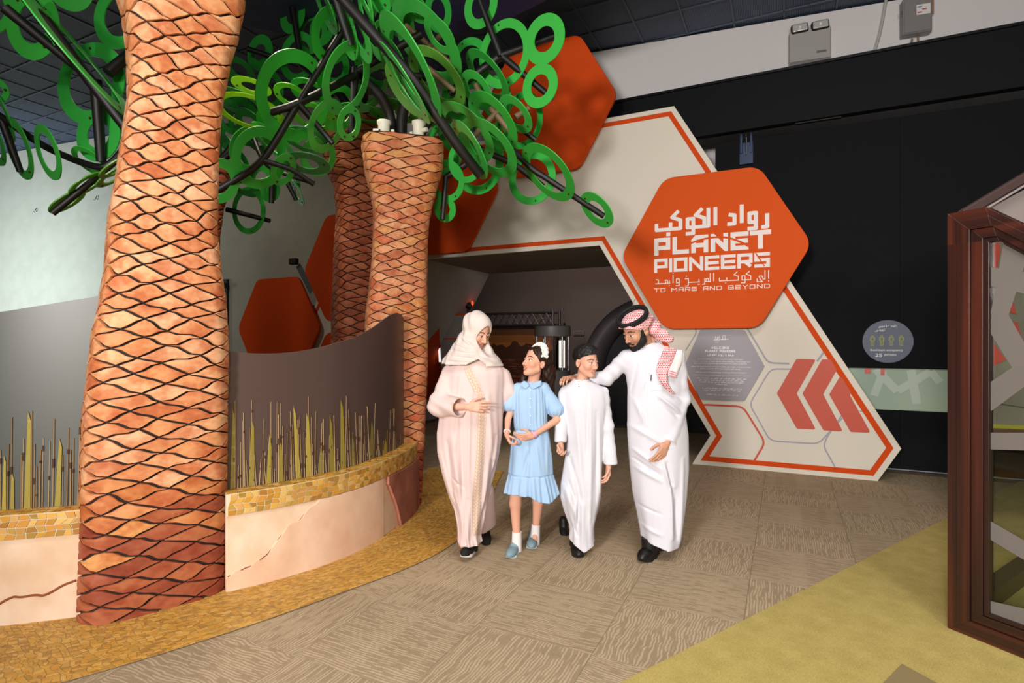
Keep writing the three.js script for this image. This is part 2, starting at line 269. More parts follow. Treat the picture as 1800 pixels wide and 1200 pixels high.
// a small stroke alphabet for the Arabic lines: strokes per letter as [x leftwards, y upwards], joined along the baseline
const AR = (() => {
  const tooth = (w = .34) => ({ w, s: [[[0, 0], [.14, 0], [.14, .36]], [[.14, 0], [w, 0]]] }), d = (x, y, n = 1) => Array.from({ length: n }, (_, k) => [x + k * .16 - (n - 1) * .08, y]);
  const bowl = { w: .95, s: [[[0, .38], [0, 0], [.95, 0], [.95, .38]]] }, nun = { w: .62, s: [[[0, .36], [0, -.28], [.58, -.28], [.58, .14]]] }, hook = { w: .58, s: [[[.5, .46], [.05, .46], [0, 0], [.58, 0]]] }, hookF = { w: .55, s: [[[.5, .46], [.02, .46], [0, 0], [.05, -.42], [.52, -.42]]] };
  const loop = (w, h, tail) => [[[.04, 0], [.04, h], [w, h], [w, 0], [.04, 0]], ...(tail ? [[[.04, .02], [.04, -.34], [w + .12, -.34]]] : [])];
  const L = {
    'ا': [{ w: .18, s: [[[.06, 0], [.06, 1]]] }], 'ل': [{ w: .62, s: [[[.06, 1], [.06, -.2], [.56, -.2], [.56, .2]]] }, { w: .26, s: [[[.06, 1], [.06, 0], [.26, 0]]] }],
    'ك': [{ w: .8, s: [[[0, .95], [0, 0], [.75, 0], [.75, .4]], [[.25, .5], [.5, .5]]] }, { w: .72, s: [[[.18, 1.0], [.62, .66], [.06, .46], [.06, 0], [.72, 0]]] }],
    'و': [{ w: .56, s: loop(.42, .48, true) }], 'د': [{ w: .5, s: [[[.42, .52], [.06, .46], [.06, 0], [.5, 0]]] }], 'ر': [{ w: .42, s: [[[.06, .4], [.06, -.3], [.4, -.3]]] }], 'ى': [{ w: .8, s: [[[0, 0], [.15, .35], [.5, .35], [.4, 0], [.1, -.3], [.75, -.3], [.75, .1]]] }],
    'ب': [bowl, tooth()], 'ن': [nun, tooth()], 'ي': [{ w: .75, s: [[[0, .1], [.3, .35], [.4, 0], [.1, -.3], [.7, -.3], [.7, .1]]] }, tooth()], 'م': [{ w: .42, s: [...loop(.34, .34), [[.36, 0], [.36, -.4]]] }, { w: .48, s: [...loop(.36, .36), [[.3, 0], [.48, 0]]] }],
    'ح': [hookF, hook], 'ع': [{ w: .5, s: [[[.42, .46], [.06, .4], [.1, .1], [.4, .1]], [[.1, .1], [.05, -.4], [.5, -.4]]] }, { w: .48, s: [[[0, 0], [.1, .4], [.38, .4], [.24, 0], [.48, 0]]] }], 'ه': [{ w: .45, s: loop(.4, .5) }, { w: .5, s: [...loop(.4, .46), [[.3, 0], [.5, 0]]] }],
    'س': [{ w: 1.1, s: [[[0, .34], [0, 0], [.2, 0], [.2, .34], [.2, 0], [.42, 0], [.42, .34], [.42, -.25], [1.05, -.25], [1.05, .15]]] }, { w: .66, s: [[[0, .34], [0, 0], [.2, 0], [.2, .34], [.2, 0], [.42, 0], [.42, .34], [.42, 0], [.66, 0]]] }], 'ص': [{ w: 1.1, s: [[[.05, 0], [.2, .4], [.5, .4], [.5, 0], [.05, 0]], [[.56, .34], [.56, -.25], [1.05, -.25], [1.05, .15]]] }, { w: .74, s: [[[.05, 0], [.2, .4], [.5, .4], [.5, 0], [.05, 0]], [[.6, .34], [.6, 0], [.74, 0]]] }],
    'ف': [{ w: .95, s: [...loop(.3, .42), [[.04, 0], [.95, 0], [.95, .3]]] }, { w: .46, s: [...loop(.32, .44), [[.3, 0], [.46, 0]]] }], 'ط': [{ w: .7, s: [[[.05, 0], [.2, .4], [.55, .4], [.55, 0], [.05, 0], [.7, 0]], [[.6, 0], [.6, 1]]] }], 'ـ': [{ w: .4, s: [[[0, 0], [.4, 0]]] }],
  };
  const of = { أ: ['ا', [[.06, 1.22]]], إ: ['ا', [[.06, -.25]]], آ: ['ا', [[.06, 1.2]]], ث: ['ب', d(.17, .62, 3)], ت: ['ب', d(.17, .6, 2)], ب: ['ب', [[.15, -.28]]], ن: ['ن', [[.2, .62]]], ي: ['ي', d(.17, -.28, 2)], ج: ['ح', [[.3, -.22]]], خ: ['ح', [[.28, .74]]], ذ: ['د', [[.25, .76]]], ز: ['ر', [[.1, .66]]], ش: ['س', d(.25, .62, 3)], ض: ['ص', [[.35, .66]]], غ: ['ع', [[.24, .72]]], ق: ['ف', d(.18, .7, 2)], ف: ['ف', [[.18, .72]]], ة: ['ه', d(.2, .78, 2)], ظ: ['ط', [[.3, .66]]], ئ: ['ي', [[.2, .66]]], '؟': ['ا', []] };
  const ends = 'اأإآدذرزوىةء';
  return (c, str, x0, x1, base, h, t) => {
    const run = []; let X = 0; const S = [...str];
    S.forEach((ch, i) => { if (ch === ' ') { X += .42; return; } const [b, dots] = of[ch] ?? [ch, []], forms = L[b]; if (!forms) return; const nx = S[i + 1], joins = !ends.includes(ch) && nx && nx !== ' ', pv = S[i - 1], joined = pv && pv !== ' ' && !ends.includes(pv), f = joins && forms[1] ? forms[1] : forms[0]; if (!joined) X += .10; run.push([f, dots, X, joined]); X += f.w + (joins ? 0 : .16); });
    const k = (x1 - x0) / X, P = (p, X0) => [x1 - (X0 + p[0]) * k, base - p[1] * h]; c.lineWidth = t; c.lineJoin = 'round'; c.lineCap = 'butt';
    for (const [f, dots, X0, joined] of run) { if (joined) { c.beginPath(); c.moveTo(...P([-.04, 0], X0)); c.lineTo(...P([.1, 0], X0)); c.stroke(); } for (const s of f.s) { c.beginPath(); s.forEach((p, i) => (i ? c.lineTo(...P(p, X0)) : c.moveTo(...P(p, X0)))); c.stroke(); } for (const p of dots) { const q = P(p, X0); c.fillRect(q[0] - t * .55, q[1] - t * .55, t * 1.1, t * 1.1); } }
  };
})();
function canvasTex(w, h, draw) { const cv = document.createElement('canvas'); cv.width = w; cv.height = h; const c = cv.getContext('2d'); draw(c); const t = new THREE.CanvasTexture(cv); t.colorSpace = THREE.SRGBColorSpace; t.anisotropy = 8; return t; }
function fitText(c, s, x0, x1, y, size, font = 'sans-serif', w = 'bold') { c.font = `${w} ${size}px ${font}`; const m = c.measureText(s).width; c.save(); c.translate(x0, y); c.scale((x1 - x0) / m, 1); c.textAlign = 'left'; c.fillText(s, 0, 0); c.restore(); }
function faceUV(g, x0, y0, x1, y1) { const p = g.attributes.position, uv = new Float32Array(p.count * 2); for (let i = 0; i < p.count; i++) { uv[i * 2] = (p.getX(i) - x0) / (x1 - x0); uv[i * 2 + 1] = (p.getY(i) - y0) / (y1 - y0); } g.setAttribute('uv', new THREE.BufferAttribute(uv, 2)); return g; }
{
  const NS = 6.94, cu = -.80, cy = 2.575, R = 1.03, o = wallThing('planet_sign', 'orange hexagonal sign with white lettering PLANET PIONEERS and Arabic text', 'sign', cu, cy, NS);
  const t = canvasTex(1440, 1260, (c) => {
    const k = 1440 / 2.1, q = (px, py) => { const [u, y] = onWall(1090 + px / 4.138, 290 + py / 4.138, NS); return [(u - cu + 1.05) * k, (cy + .92 - y) * k]; };
    c.fillStyle = '#d8541a'; c.fillRect(0, 0, 1440, 1260); c.strokeStyle = c.fillStyle = '#f0e6e4';
    const row = (text, tl, br, th, gap) => { const a = q(...tl), b = q(...br); blockText(c, text, a[0], a[1], b[0] - a[0], b[1] - a[1], th * (b[1] - a[1]), gap); };
    const x0 = q(248, 600)[0], x1 = q(1090, 560)[0];
    const Y = (px, py) => q(px, py)[1];
    const p1 = Y(248, 535), p2 = Y(248, 660), p3 = Y(248, 685), p4 = Y(248, 785), p5 = Y(250, 897), p6 = Y(250, 926);
    blockText(c, 'PLANET', x0, p1, x1 - x0, p2 - p1, (p2 - p1) * .25, .12);
    blockText(c, 'PIONEERS', x0, p3, x1 - x0, p4 - p3, (p4 - p3) * .22, .10);
    blockText(c, 'TO MARS AND BEYOND', x0, p5, x1 - x0, p6 - p5, (p6 - p5) * .17, .34);
    // the orbit swoosh cuts through the letters
    c.strokeStyle = '#d8541a'; c.lineWidth = 15; const e = (px, py) => q(px, py); c.beginPath(); c.moveTo(...e(505, 572)); c.quadraticCurveTo(...e(660, 508), ...e(790, 530)); c.quadraticCurveTo(...e(880, 552), ...e(960, 606)); c.stroke();
    c.lineWidth = 8; c.beginPath(); c.moveTo(...e(985, 640)); c.lineTo(...e(1050, 735)); c.stroke();
    c.strokeStyle = c.fillStyle = '#f0e6e4'; const b1 = Y(300, 472), b2 = Y(300, 862);
    AR(c, 'رواد الكوكب', x0, x1, b1, (b1 - Y(300, 345)), 30);
    AR(c, 'إلى كوكــب المريـــخ وأبعــد', x0, x1, b2, (b2 - Y(300, 800)) * .95, 7);
  });
  const pts = roundPoly(hexPts(R + .035), .22, 8);
  part('sign_board', ext(shapeOf(pts), .06, .006).translate(0, 0, -.06), M.orangeSign, o);
  part('sign_face', faceUV(new THREE.ShapeGeometry(shapeOf(inset(roundPoly(hexPts(R + .035), .22, 8), .004))).translate(0, 0, .0015), -1.05, -.9175, 1.05, .92), pmat(0xffffff, .7, { map: t, specularIntensity: .3 }), o, 'orange face with white lettering');
  for (const [a, b] of [[-.45, .4], [-.45, -.5]]) part('standoff', new THREE.CylinderGeometry(.02, .02, .1, 10).rotateX(Math.PI / 2).translate(a, b, -.1), M.steel, o);
}
{ // grey welcome hexagon
  const q = (px, py) => onWall(px, py, NP - .012), c0 = q(1275, 643), o = wallThing('welcome_sign', 'silver grey hexagonal welcome plaque with small white text in two languages', 'sign', c0[0], c0[1], NP - .012);
  const pts = [[1309, 580], [1344, 643], [1309, 704], [1231, 701], [1204, 642], [1231, 579.5]].map((p) => { const w = q(...p); return [w[0] - c0[0], w[1] - c0[1]]; }).reverse();
  const xs = pts.map((p) => p[0]), ys = pts.map((p) => p[1]), b = [Math.min(...xs), Math.min(...ys), Math.max(...xs), Math.max(...ys)];
  const t = canvasTex(1200, 1000, (c) => {
    c.fillStyle = '#98929a'; c.fillRect(0, 0, 1200, 1000); c.fillStyle = c.strokeStyle = '#e6e1e2';
    c.lineWidth = 8; const L = (y) => (y - 75) / 930 * 1000, X = (x) => (x - 108) / 1047 * 1200;
    c.beginPath(); c.moveTo(X(620), L(215)); c.lineTo(X(620), L(165)); c.quadraticCurveTo(X(637), L(125), X(655), L(165)); c.lineTo(X(655), L(215)); c.moveTo(X(590), L(205)); c.lineTo(X(700), L(200)); c.stroke();
    AR(c, 'إثراء', X(515), X(580), L(195), 34, 7); fitText(c, 'ithra', X(505), X(578), L(222), 34); c.fillRect(X(520), L(238), X(570) - X(520), 4);
    blockText(c, 'WELCOME', X(470), L(300), X(705) - X(470), 34, 8, .3); blockText(c, 'PLANET PIONEERS', X(388), L(345), X(785) - X(388), 32, 8, .22);
    AR(c, 'مرحبا يا رواد الكوكب', X(410), X(765), L(418), 26, 6);
    const rows = [['Living on another planet presents many challenges.', 285, 890, 470], ['Science can help us learn about other planets. Technology can', 218, 975, 500], ['help overcome engineering challenges and solve problems.', 235, 940, 527], ['Leave the Earth behind to explore what you might find on another', 195, 990, 570], ['planet and plan what you need to take along.', 320, 855, 598], ['Are you up to the challenge of being a Planet Pioneer?', 262, 925, 645], ['تمثل العيش على كوكب آخر الكثير من التحديات حيث', 262, 930, 725], ['يمكن للعلوم مساعدتنا في معرفة المزيد والتغلب على', 300, 895, 750], ['الصعوبات كما يمكن للتقنية أن تتيح مواجهة التحديات', 308, 890, 777], ['وحل المشكلات', 525, 675, 805], ['دع الأرض خلفك واكتشف عالم الكواكب واكتشف ما', 345, 868, 858], ['عليك أخذه معك إلى هناك لتحقيق مهمتك', 362, 855, 885], ['هل أنت مستعد لتكون من رواد الكوكب؟', 400, 820, 940]];
    for (const [s, x0, x1, y] of rows) if (/[\u0600-\u06ff]/.test(s)) AR(c, s, X(x0), X(x1), L(y), 15, 3); else fitText(c, s, X(x0), X(x1), L(y) + 4, 23, 'sans-serif', 'normal');
    c.fillRect(X(232), L(680), X(975) - X(232), 3);
  });
  const rp = roundPoly(pts, .03, 4);
  part('plaque', faceUV(ext(shapeOf(rp), .011), ...b), mat(0xffffff, .5, { map: t }), o);
}
// ---- dark sliding partition, beam, glass strip -----------------------------------------------
{
  const NB = 7.8, q = (px, py, n = NB) => onWall(px, py, n);
  const pw = wallThing('dark_partition', 'tall matt black sliding partition wall to the right of the arch', 'partition', 0, 0, NB);
  const x0 = -.83, x1 = 4.95, y0 = .70, y1 = 1.185, top = 4.11, d = .06;
  for (const [a, b] of [[x0, 1.2], [1.2005, x1]]) part('upper_board', rbox(b - a, top - y1, d, .002, (a + b) / 2, (top + y1) / 2, -d / 2), M.darkPanel, pw);
  for (const [a, b] of [[x0, 1.2], [1.2005, x1]]) part('lower_board', rbox(b - a, y0 - .012, d, .002, (a + b) / 2, y0 / 2, -d / 2), M.darkPanel, pw);
  part('floor_trim', box(x1 - x0, .012, d + .03, (x0 + x1) / 2, .018, -.02), M.steel, pw, 'thin metal floor trim');
  part('end_board', box(.3, y1 - y0, d, x0 + .15, (y0 + y1) / 2, -d / 2), M.darkPanel, pw);
  // frosted glass strip with pale crossing bands
  part('glass_strip', box(x1 - x0 - .3, y1 - y0, .012, (x0 + x1) / 2 + .15, (y0 + y1) / 2, -.03), pmat(0xacc0ae, .16, { clearcoat: .6 }), pw, 'pale green frosted glass strip');
  const C = (x, y) => q(1490 + x / 5.455, 540 + y / 5.455);
  let bz = 0; const band = (pts, w, m) => { for (let i = 0; i + 1 < pts.length; i++) { const [a, b] = [C(...pts[i]), C(...pts[i + 1])], l = Math.hypot(b[0] - a[0], b[1] - a[1]); part('film_band', box(l, w, .003).rotateZ(Math.atan2(b[1] - a[1], b[0] - a[0])).translate((a[0] + b[0]) / 2, (a[1] + b[1]) / 2, -.0215 + .0008 * bz++), m, pw); } };
  const fb = mat(0xbccabd, .35);
  band([[272, 592], [480, 805]], .09, fb); band([[480, 805], [800, 615]], .085, fb); band([[610, 600], [665, 930]], .085, fb); band([[800, 615], [890, 720]], .08, fb); band([[345, 610], [255, 850]], .08, fb);
  const red = mat(0xd8665f, .4); for (const [a, b, w] of [[165, 225, .06], [318, 355, .08]]) { const p = C((a + b) / 2, 583), wd = C(b, 583)[0] - C(a, 583)[0]; part('red_accent', box(wd, w, .003, p[0], y1 - w / 2 - .002, -.012), red, pw); }
  // hanging bracket
  const h = q(1312, 258), br = wallThing('hanging_bracket', 'dark blue metal hanger bracket at the top of the black partition', 'bracket', h[0], h[1], NB);
  const bm = mat(0x20304f, .4, { metalness: .3 }); part('plate', rbox(.17, .28, .03, .008, 0, -.09, .015), bm, br); for (const s of [-1, 1]) part('rail', rbox(.03, .3, .04, .006, s * .06, .06, .03), bm, br); part('bolt_rod', new THREE.CylinderGeometry(.008, .008, .34, 8).translate(0, .06, .04), M.chrome, br);
  // deep beam
  const bt = wallThing('dark_beam', 'long black painted beam running along the wall above the partition', 'beam', 0, 0, 7.6);
  part('fascia', rbox(8.3, .65, .12, .01, .75, 4.495, -.06), M.darkBeam, bt); part('top_rail', box(8.3, .03, .05, .75, 4.83, .0), mat(0x2a2b30, .3, { metalness: .7 }), bt);
  { const s = q(1438, 208, 7.64); const k = wallThing('track_hanger', 'small black track hanger under the beam', 'bracket', s[0], s[1], 7.68); part('hanger_plate', rbox(.5, .05, .06, .01), M.black, k); part('clip', rbox(.1, .08, .05, .01, -.1, .02, 0), M.steel, k); }
  // occupancy disc
  const oc = q(1560, 600), od = wallThing('occupancy_sign', 'round slate blue sign reading Maximum occupancy 25 persons with four figure symbols', 'sign', oc[0], oc[1], NB - .001);
  const t = canvasTex(512, 512, (c) => {
    c.fillStyle = '#62697c'; c.fillRect(0, 0, 512, 512); c.fillStyle = '#dcdcd8'; c.textAlign = 'center';
    const X = (x) => (x - 135) / 498 * 512, Y = (y) => (y - 120) / 422 * 512;
    c.strokeStyle = '#dcdcd8'; AR(c, 'الحد الأقصى', X(288), X(470), Y(188), 24, 5); AR(c, 'أشخاص', X(258), X(360), Y(228), 24, 5);
    fitText(c, 'Maximum occupancy', X(210), X(532), Y(428), 38); fitText(c, '25', X(260), X(335), Y(484), 58); fitText(c, 'persons', X(350), X(470), Y(470), 36);
    c.strokeStyle = '#a9b03c'; c.lineWidth = 5;
    for (const x of [236, 327, 421, 517]) { const cx = X(x), ty = Y(278); c.beginPath(); c.arc(cx, ty, 11, 0, 7); c.stroke(); c.strokeRect(cx - 23, ty + 15, 46, 40); c.strokeRect(cx - 14, ty + 15, 28, 96); c.beginPath(); c.moveTo(cx, ty + 60); c.lineTo(cx, ty + 110); c.stroke(); }
  });
  part('disc', faceUV(new THREE.CylinderGeometry(.25, .25, .006, 48).rotateX(Math.PI / 2).translate(0, 0, .004), -.25, -.25, .25, .25), mat(0xffffff, .5, { map: t }), od);
}
// ---- fittings on the white wall above the beam ------------------------------------------------
function onA(px, py) { const r = (px - 900) / F; const Z = (7.35 + 5.08 * .3483) / (1 + r * .3483); return at(px, py, Z); }
function aThing(name, label, cat, px, py) { const p = onA(px, py); return thing(name, label, cat, p.toArray(), -PSI); }
{
  const e = aThing('emergency_light', 'grey twin-head emergency light box on the white wall', 'emergency light', 1421, 84), g = mat(0xa9a5a2, .5);
  part('housing', rbox(.50, .40, .12, .012, 0, 0, .06), g, e); part('bottom_lip', rbox(.50, .035, .13, .008, 0, -.205, .065), g, e); part('nameplate', box(.12, .03, .004, .14, -.13, .122), mat(0x6d6a68, .5), e);
  for (const s of [-1, 1]) { const l = part('lamp_head', rbox(.215, .125, .09, .025, 0, 0, 0), M.black, e); l.position.set(s * .125, .225, .1); l.rotation.z = .05; part('lens', rbox(.185, .095, .02, .02, 0, 0, .045), mat(0xd9d9d6, .15, { metalness: .4 }), l); part('bulb', new THREE.SphereGeometry(.02, 12, 8).translate(0, 0, .056), mat(0xf4f2ec, .2), l); }
  const j = aThing('switch_box', 'grey metal isolator box with a white label on the wall above the beam', 'switch box', 1606, 36), jm = mat(0x85827f, .45);
  part('housing', rbox(.32, .46, .14, .012, 0, 0, .07), jm, j); part('cover', rbox(.29, .42, .02, .006, 0, -.01, .145), jm, j); part('label', box(.15, .13, .003, .06, .05, .157), mat(0xe4dfdd, .5), j); for (let k = 0; k < 3; k++) part('label_line', box(.05, .014, .002, .02 + (k % 2) * .05, .085 - k * .035, .159), mat(k ? 0xb8433a : 0x3a63a8, .5), j); part('lever', rbox(.025, .2, .03, .008, .175, .1, .1), mat(0x9c6a55, .5), j); part('left_latch', rbox(.02, .06, .03, .006, -.165, .06, .1), M.steel, j);
  const cm = mat(0xb9b5b2, .5), pts = (a) => a.map((p) => onA(p[0], p[1]).add(V(.02, 0, .05)));
  const c1 = tag(part('wall_conduit', tube(pts([[1556, -40], [1551, 0], [1540, 60], [1527, 103]]), .018), cm, scene), 'white conduit running down the wall between emergency light and switch box', 'conduit');
  const c2 = tag(part('wall_cable', tube(pts([[1530, 102], [1540, 94], [1558, 92], [1575, 94], [1592, 86], [1596, 72]]), .012), mat(0x77706c, .5), scene), 'grey flexible cable looping from conduit to switch box', 'cable');
  tag(part('brown_cable', tube(pts([[1606, 68], [1607, 78], [1610, 88]]), .011), mat(0x86705c, .6), scene), 'short brown cable hanging below the switch box', 'cable');
  for (const [x, y, l] of [[64, 370, 'small metal hook on the pale wall, the left one of two'], [170, 349, 'small metal hook on the pale wall nearer the front trunk']]) { const k = aThing('wall_hook', l, 'hook', x, y); part('hook_wire', tube([V(.03, .05, .02), V(.035, -.02, .05), V(.01, -.045, .05), V(-.02, -.03, .05)], .008), M.steel, k); }
  const d = aThing('door_edge', 'narrow dark door edge on the pale wall right of the front trunk', 'door', 403, 566); part('leaf', box(.12, 3.2, .06, -.06, -.75, .03), mat(0x1b2026, .5), d); part('closer', rbox(.16, .09, .1, .01, -.05, .72, .1), M.black, d);
}
// ---------------------------------------------------------------- inside the exhibit hall
{
  const tr = wallThing('truss_frame', 'black metal truss frame around the dark landscape screen inside the hall', 'truss', 0, 0, 12.4), q = (px, py) => onWall(px, py, 12.4), tm = mat(0x4a4b50, .35, { metalness: .8 });
  const a = q(845, 551), b = q(972, 548.5), yb = .1, xr = b[0], xl = a[0] - .6, yt = b[1];
  for (const [y, z] of [[0, .0], [-.3, 0], [0, -.3], [-.3, -.3]]) part('chord', rod(V(xl, yt + y, z), V(xr, yt + y, z), .025), tm, tr);
  for (const [x, z] of [[0, 0], [.06, -.3]]) part('upright', rod(V(xr + x, yb, z), V(xr + x, yt + .05, z), .028), tm, tr);
  const g = []; for (let k = 0; k < 14; k++) { const x = mix(xl, xr, k / 14), w = (xr - xl) / 14; g.push(rod(V(x, yt, 0), V(x + w, yt - .3, 0), .012, .012, 6), rod(V(x, yt - .3, 0), V(x + w, yt, 0), .012, .012, 6)); } part('lacing', g, tm, tr);
  const scr = wallThing('landscape_screen', 'dark orange desert landscape picture hanging below the truss', 'screen', (xl + xr) / 2, yt - .35, 12.55), w = xr - xl;
  const t = canvasTex(512, 300, (c) => { const sky = ['#3a2208', '#5a3510', '#6a3c14', '#4a230c']; for (let i = 0; i < 120; i++) { c.fillStyle = sky[i * 4 / 120 | 0]; c.fillRect(0, i, 512, 1); } c.fillStyle = '#2b1408'; c.beginPath(); c.moveTo(0, 130); for (let x = 0; x <= 512; x += 8) c.lineTo(x, 115 - fbm(x / 60, 3, 1, 4, 64) * 70 * (x > 150 && x < 430 ? 1.2 : .5)); c.lineTo(512, 300); c.lineTo(0, 300); c.fill(); for (let i = 0; i < 500; i++) { const y = 125 + Math.pow(rnd(), 1.5) * 175; c.fillStyle = ['#5a2a10', '#3c1a0a', '#70381a', '#2a1006'][i & 3]; c.fillRect(rnd() * 512, y, 8 + rnd() * 40, 1 + (y - 120) / 40); } });
  part('picture', new THREE.PlaneGeometry(w, 1.9).translate(0, -.95, .012), mat(0xffffff, .5, { map: t, emissive: 0xffffff, emissiveMap: t, emissiveIntensity: .08 }), scr); part('backing', box(w + .04, 1.94, .02, 0, -.95, 0), M.black, scr);
  // glass display cylinder
  const c0 = at(971, 640, 10.4), cy = thing('display_cylinder', 'tall glass display cylinder with a grey cap inside the hall', 'display case', [c0.x, 0, c0.z]);
  const gl = pmat(0xffffff, .05, { transmission: 1, thickness: 0, ior: 1.45 }), R = .33;
  part('cap', new THREE.LatheGeometry([[0, 1.79], [R, 1.79], [R + .01, 1.77], [R + .01, 1.60], [R - .02, 1.59], [0, 1.59]].map((p) => new THREE.Vector2(...p)), 40), mat(0x6b6662, .45), cy);
  part('glass', new THREE.CylinderGeometry(R, R, .62, 40, 1, true).translate(0, 1.28, 0), gl, cy); part('base', new THREE.LatheGeometry([[0, .97], [R, .97], [R + .01, .95], [R, .02], [0, .02]].map((p) => new THREE.Vector2(...p)), 40), mat(0x5a5653, .5), cy);
  for (const a2 of [.3, 1.0, 2.1, 2.9, 4.2, 5.3]) part('post', new THREE.CylinderGeometry(.018, .018, .62, 8).translate(Math.cos(a2) * (R - .03), 1.28, Math.sin(a2) * (R - .03)), M.chrome, cy);
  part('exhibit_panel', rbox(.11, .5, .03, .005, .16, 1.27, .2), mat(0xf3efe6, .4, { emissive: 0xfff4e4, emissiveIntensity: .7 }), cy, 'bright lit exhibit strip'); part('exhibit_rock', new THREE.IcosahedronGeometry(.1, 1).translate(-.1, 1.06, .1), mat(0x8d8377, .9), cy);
  // dark inflatable-looking arch at the right
  const ar = at(1100, 640, 9.6), arch = thing('dark_arch', 'dark rounded arch doorway on the right side of the hall', 'arch', [ar.x + .55, 0, ar.z], -TH);
  part('arch_band', new THREE.TorusGeometry(1.15, .20, 16, 60, Math.PI).scale(1, 1.0, 1.6).translate(0, .95, 0), mat(0x4b4546, .55), arch); for (const s of [-1, 1]) part('arch_leg', new THREE.CylinderGeometry(.2, .2, .95, 20).scale(1, 1, 1.6).translate(s * 1.15, .475, 0), mat(0x4b4546, .55), arch);
  part('arch_infill', ext(shapeOf([[-1.1, 0], [1.1, 0], ...Array.from({ length: 21 }, (_, k) => [1.1 * Math.cos(k * Math.PI / 20), .95 + 1.1 * Math.sin(k * Math.PI / 20)])]), .05).translate(0, 0, -.15), mat(0x17181b, .7), arch);
  // grey kiosk with orange trim and red spot
  const kp = at(826, 560, 10.6), ki = thing('grey_kiosk', 'slanted grey kiosk with orange trim lines inside the tunnel behind the woman', 'kiosk', [kp.x, 0, kp.z], -TH), km = mat(0x8d8986, .6);
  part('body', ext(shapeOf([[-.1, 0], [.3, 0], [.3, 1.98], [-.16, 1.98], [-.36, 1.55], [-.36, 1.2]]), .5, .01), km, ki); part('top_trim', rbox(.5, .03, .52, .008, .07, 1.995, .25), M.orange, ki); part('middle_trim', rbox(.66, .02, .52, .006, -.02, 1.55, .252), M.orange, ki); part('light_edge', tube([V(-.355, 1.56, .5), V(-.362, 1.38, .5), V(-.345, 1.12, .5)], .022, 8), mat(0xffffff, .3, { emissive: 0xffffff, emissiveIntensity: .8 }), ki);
  const rs = at(822, 536, 10.35), rl = thing('red_spotlight', 'small spotlight with an orange red glow on top of the grey kiosk', 'spotlight', rs.toArray());
  part('barrel', new THREE.CylinderGeometry(.06, .07, .16, 16).rotateZ(1.1), M.black, rl); part('stem', new THREE.CylinderGeometry(.015, .015, .18, 8).translate(0, -.1, 0), M.black, rl); part('lamp_glow', new THREE.SphereGeometry(.045, 14, 10).scale(.5, 1, .8).translate(.09, .03, .03), mat(0xff5a30, .5, { emissive: 0xff4a20, emissiveIntensity: 1.6 }), rl);
  const pl = new THREE.PointLight(0xff5a30, .008); pl.position.copy(rs).add(V(.2, .05, .1)); pl.castShadow = true; scene.add(pl);
  const vp = wallThing('wall_vent', 'small grey vent plate on the hall back wall', 'vent', ...onWall(1016, 585, 13.4), 13.44); part('plate', rbox(.28, .12, .02, .005), mat(0x5a5553, .5), vp); for (let k = 0; k < 3; k++) part('louvre', box(.24, .012, .012, 0, -.03 + k * .03, .014), M.black, vp);
}
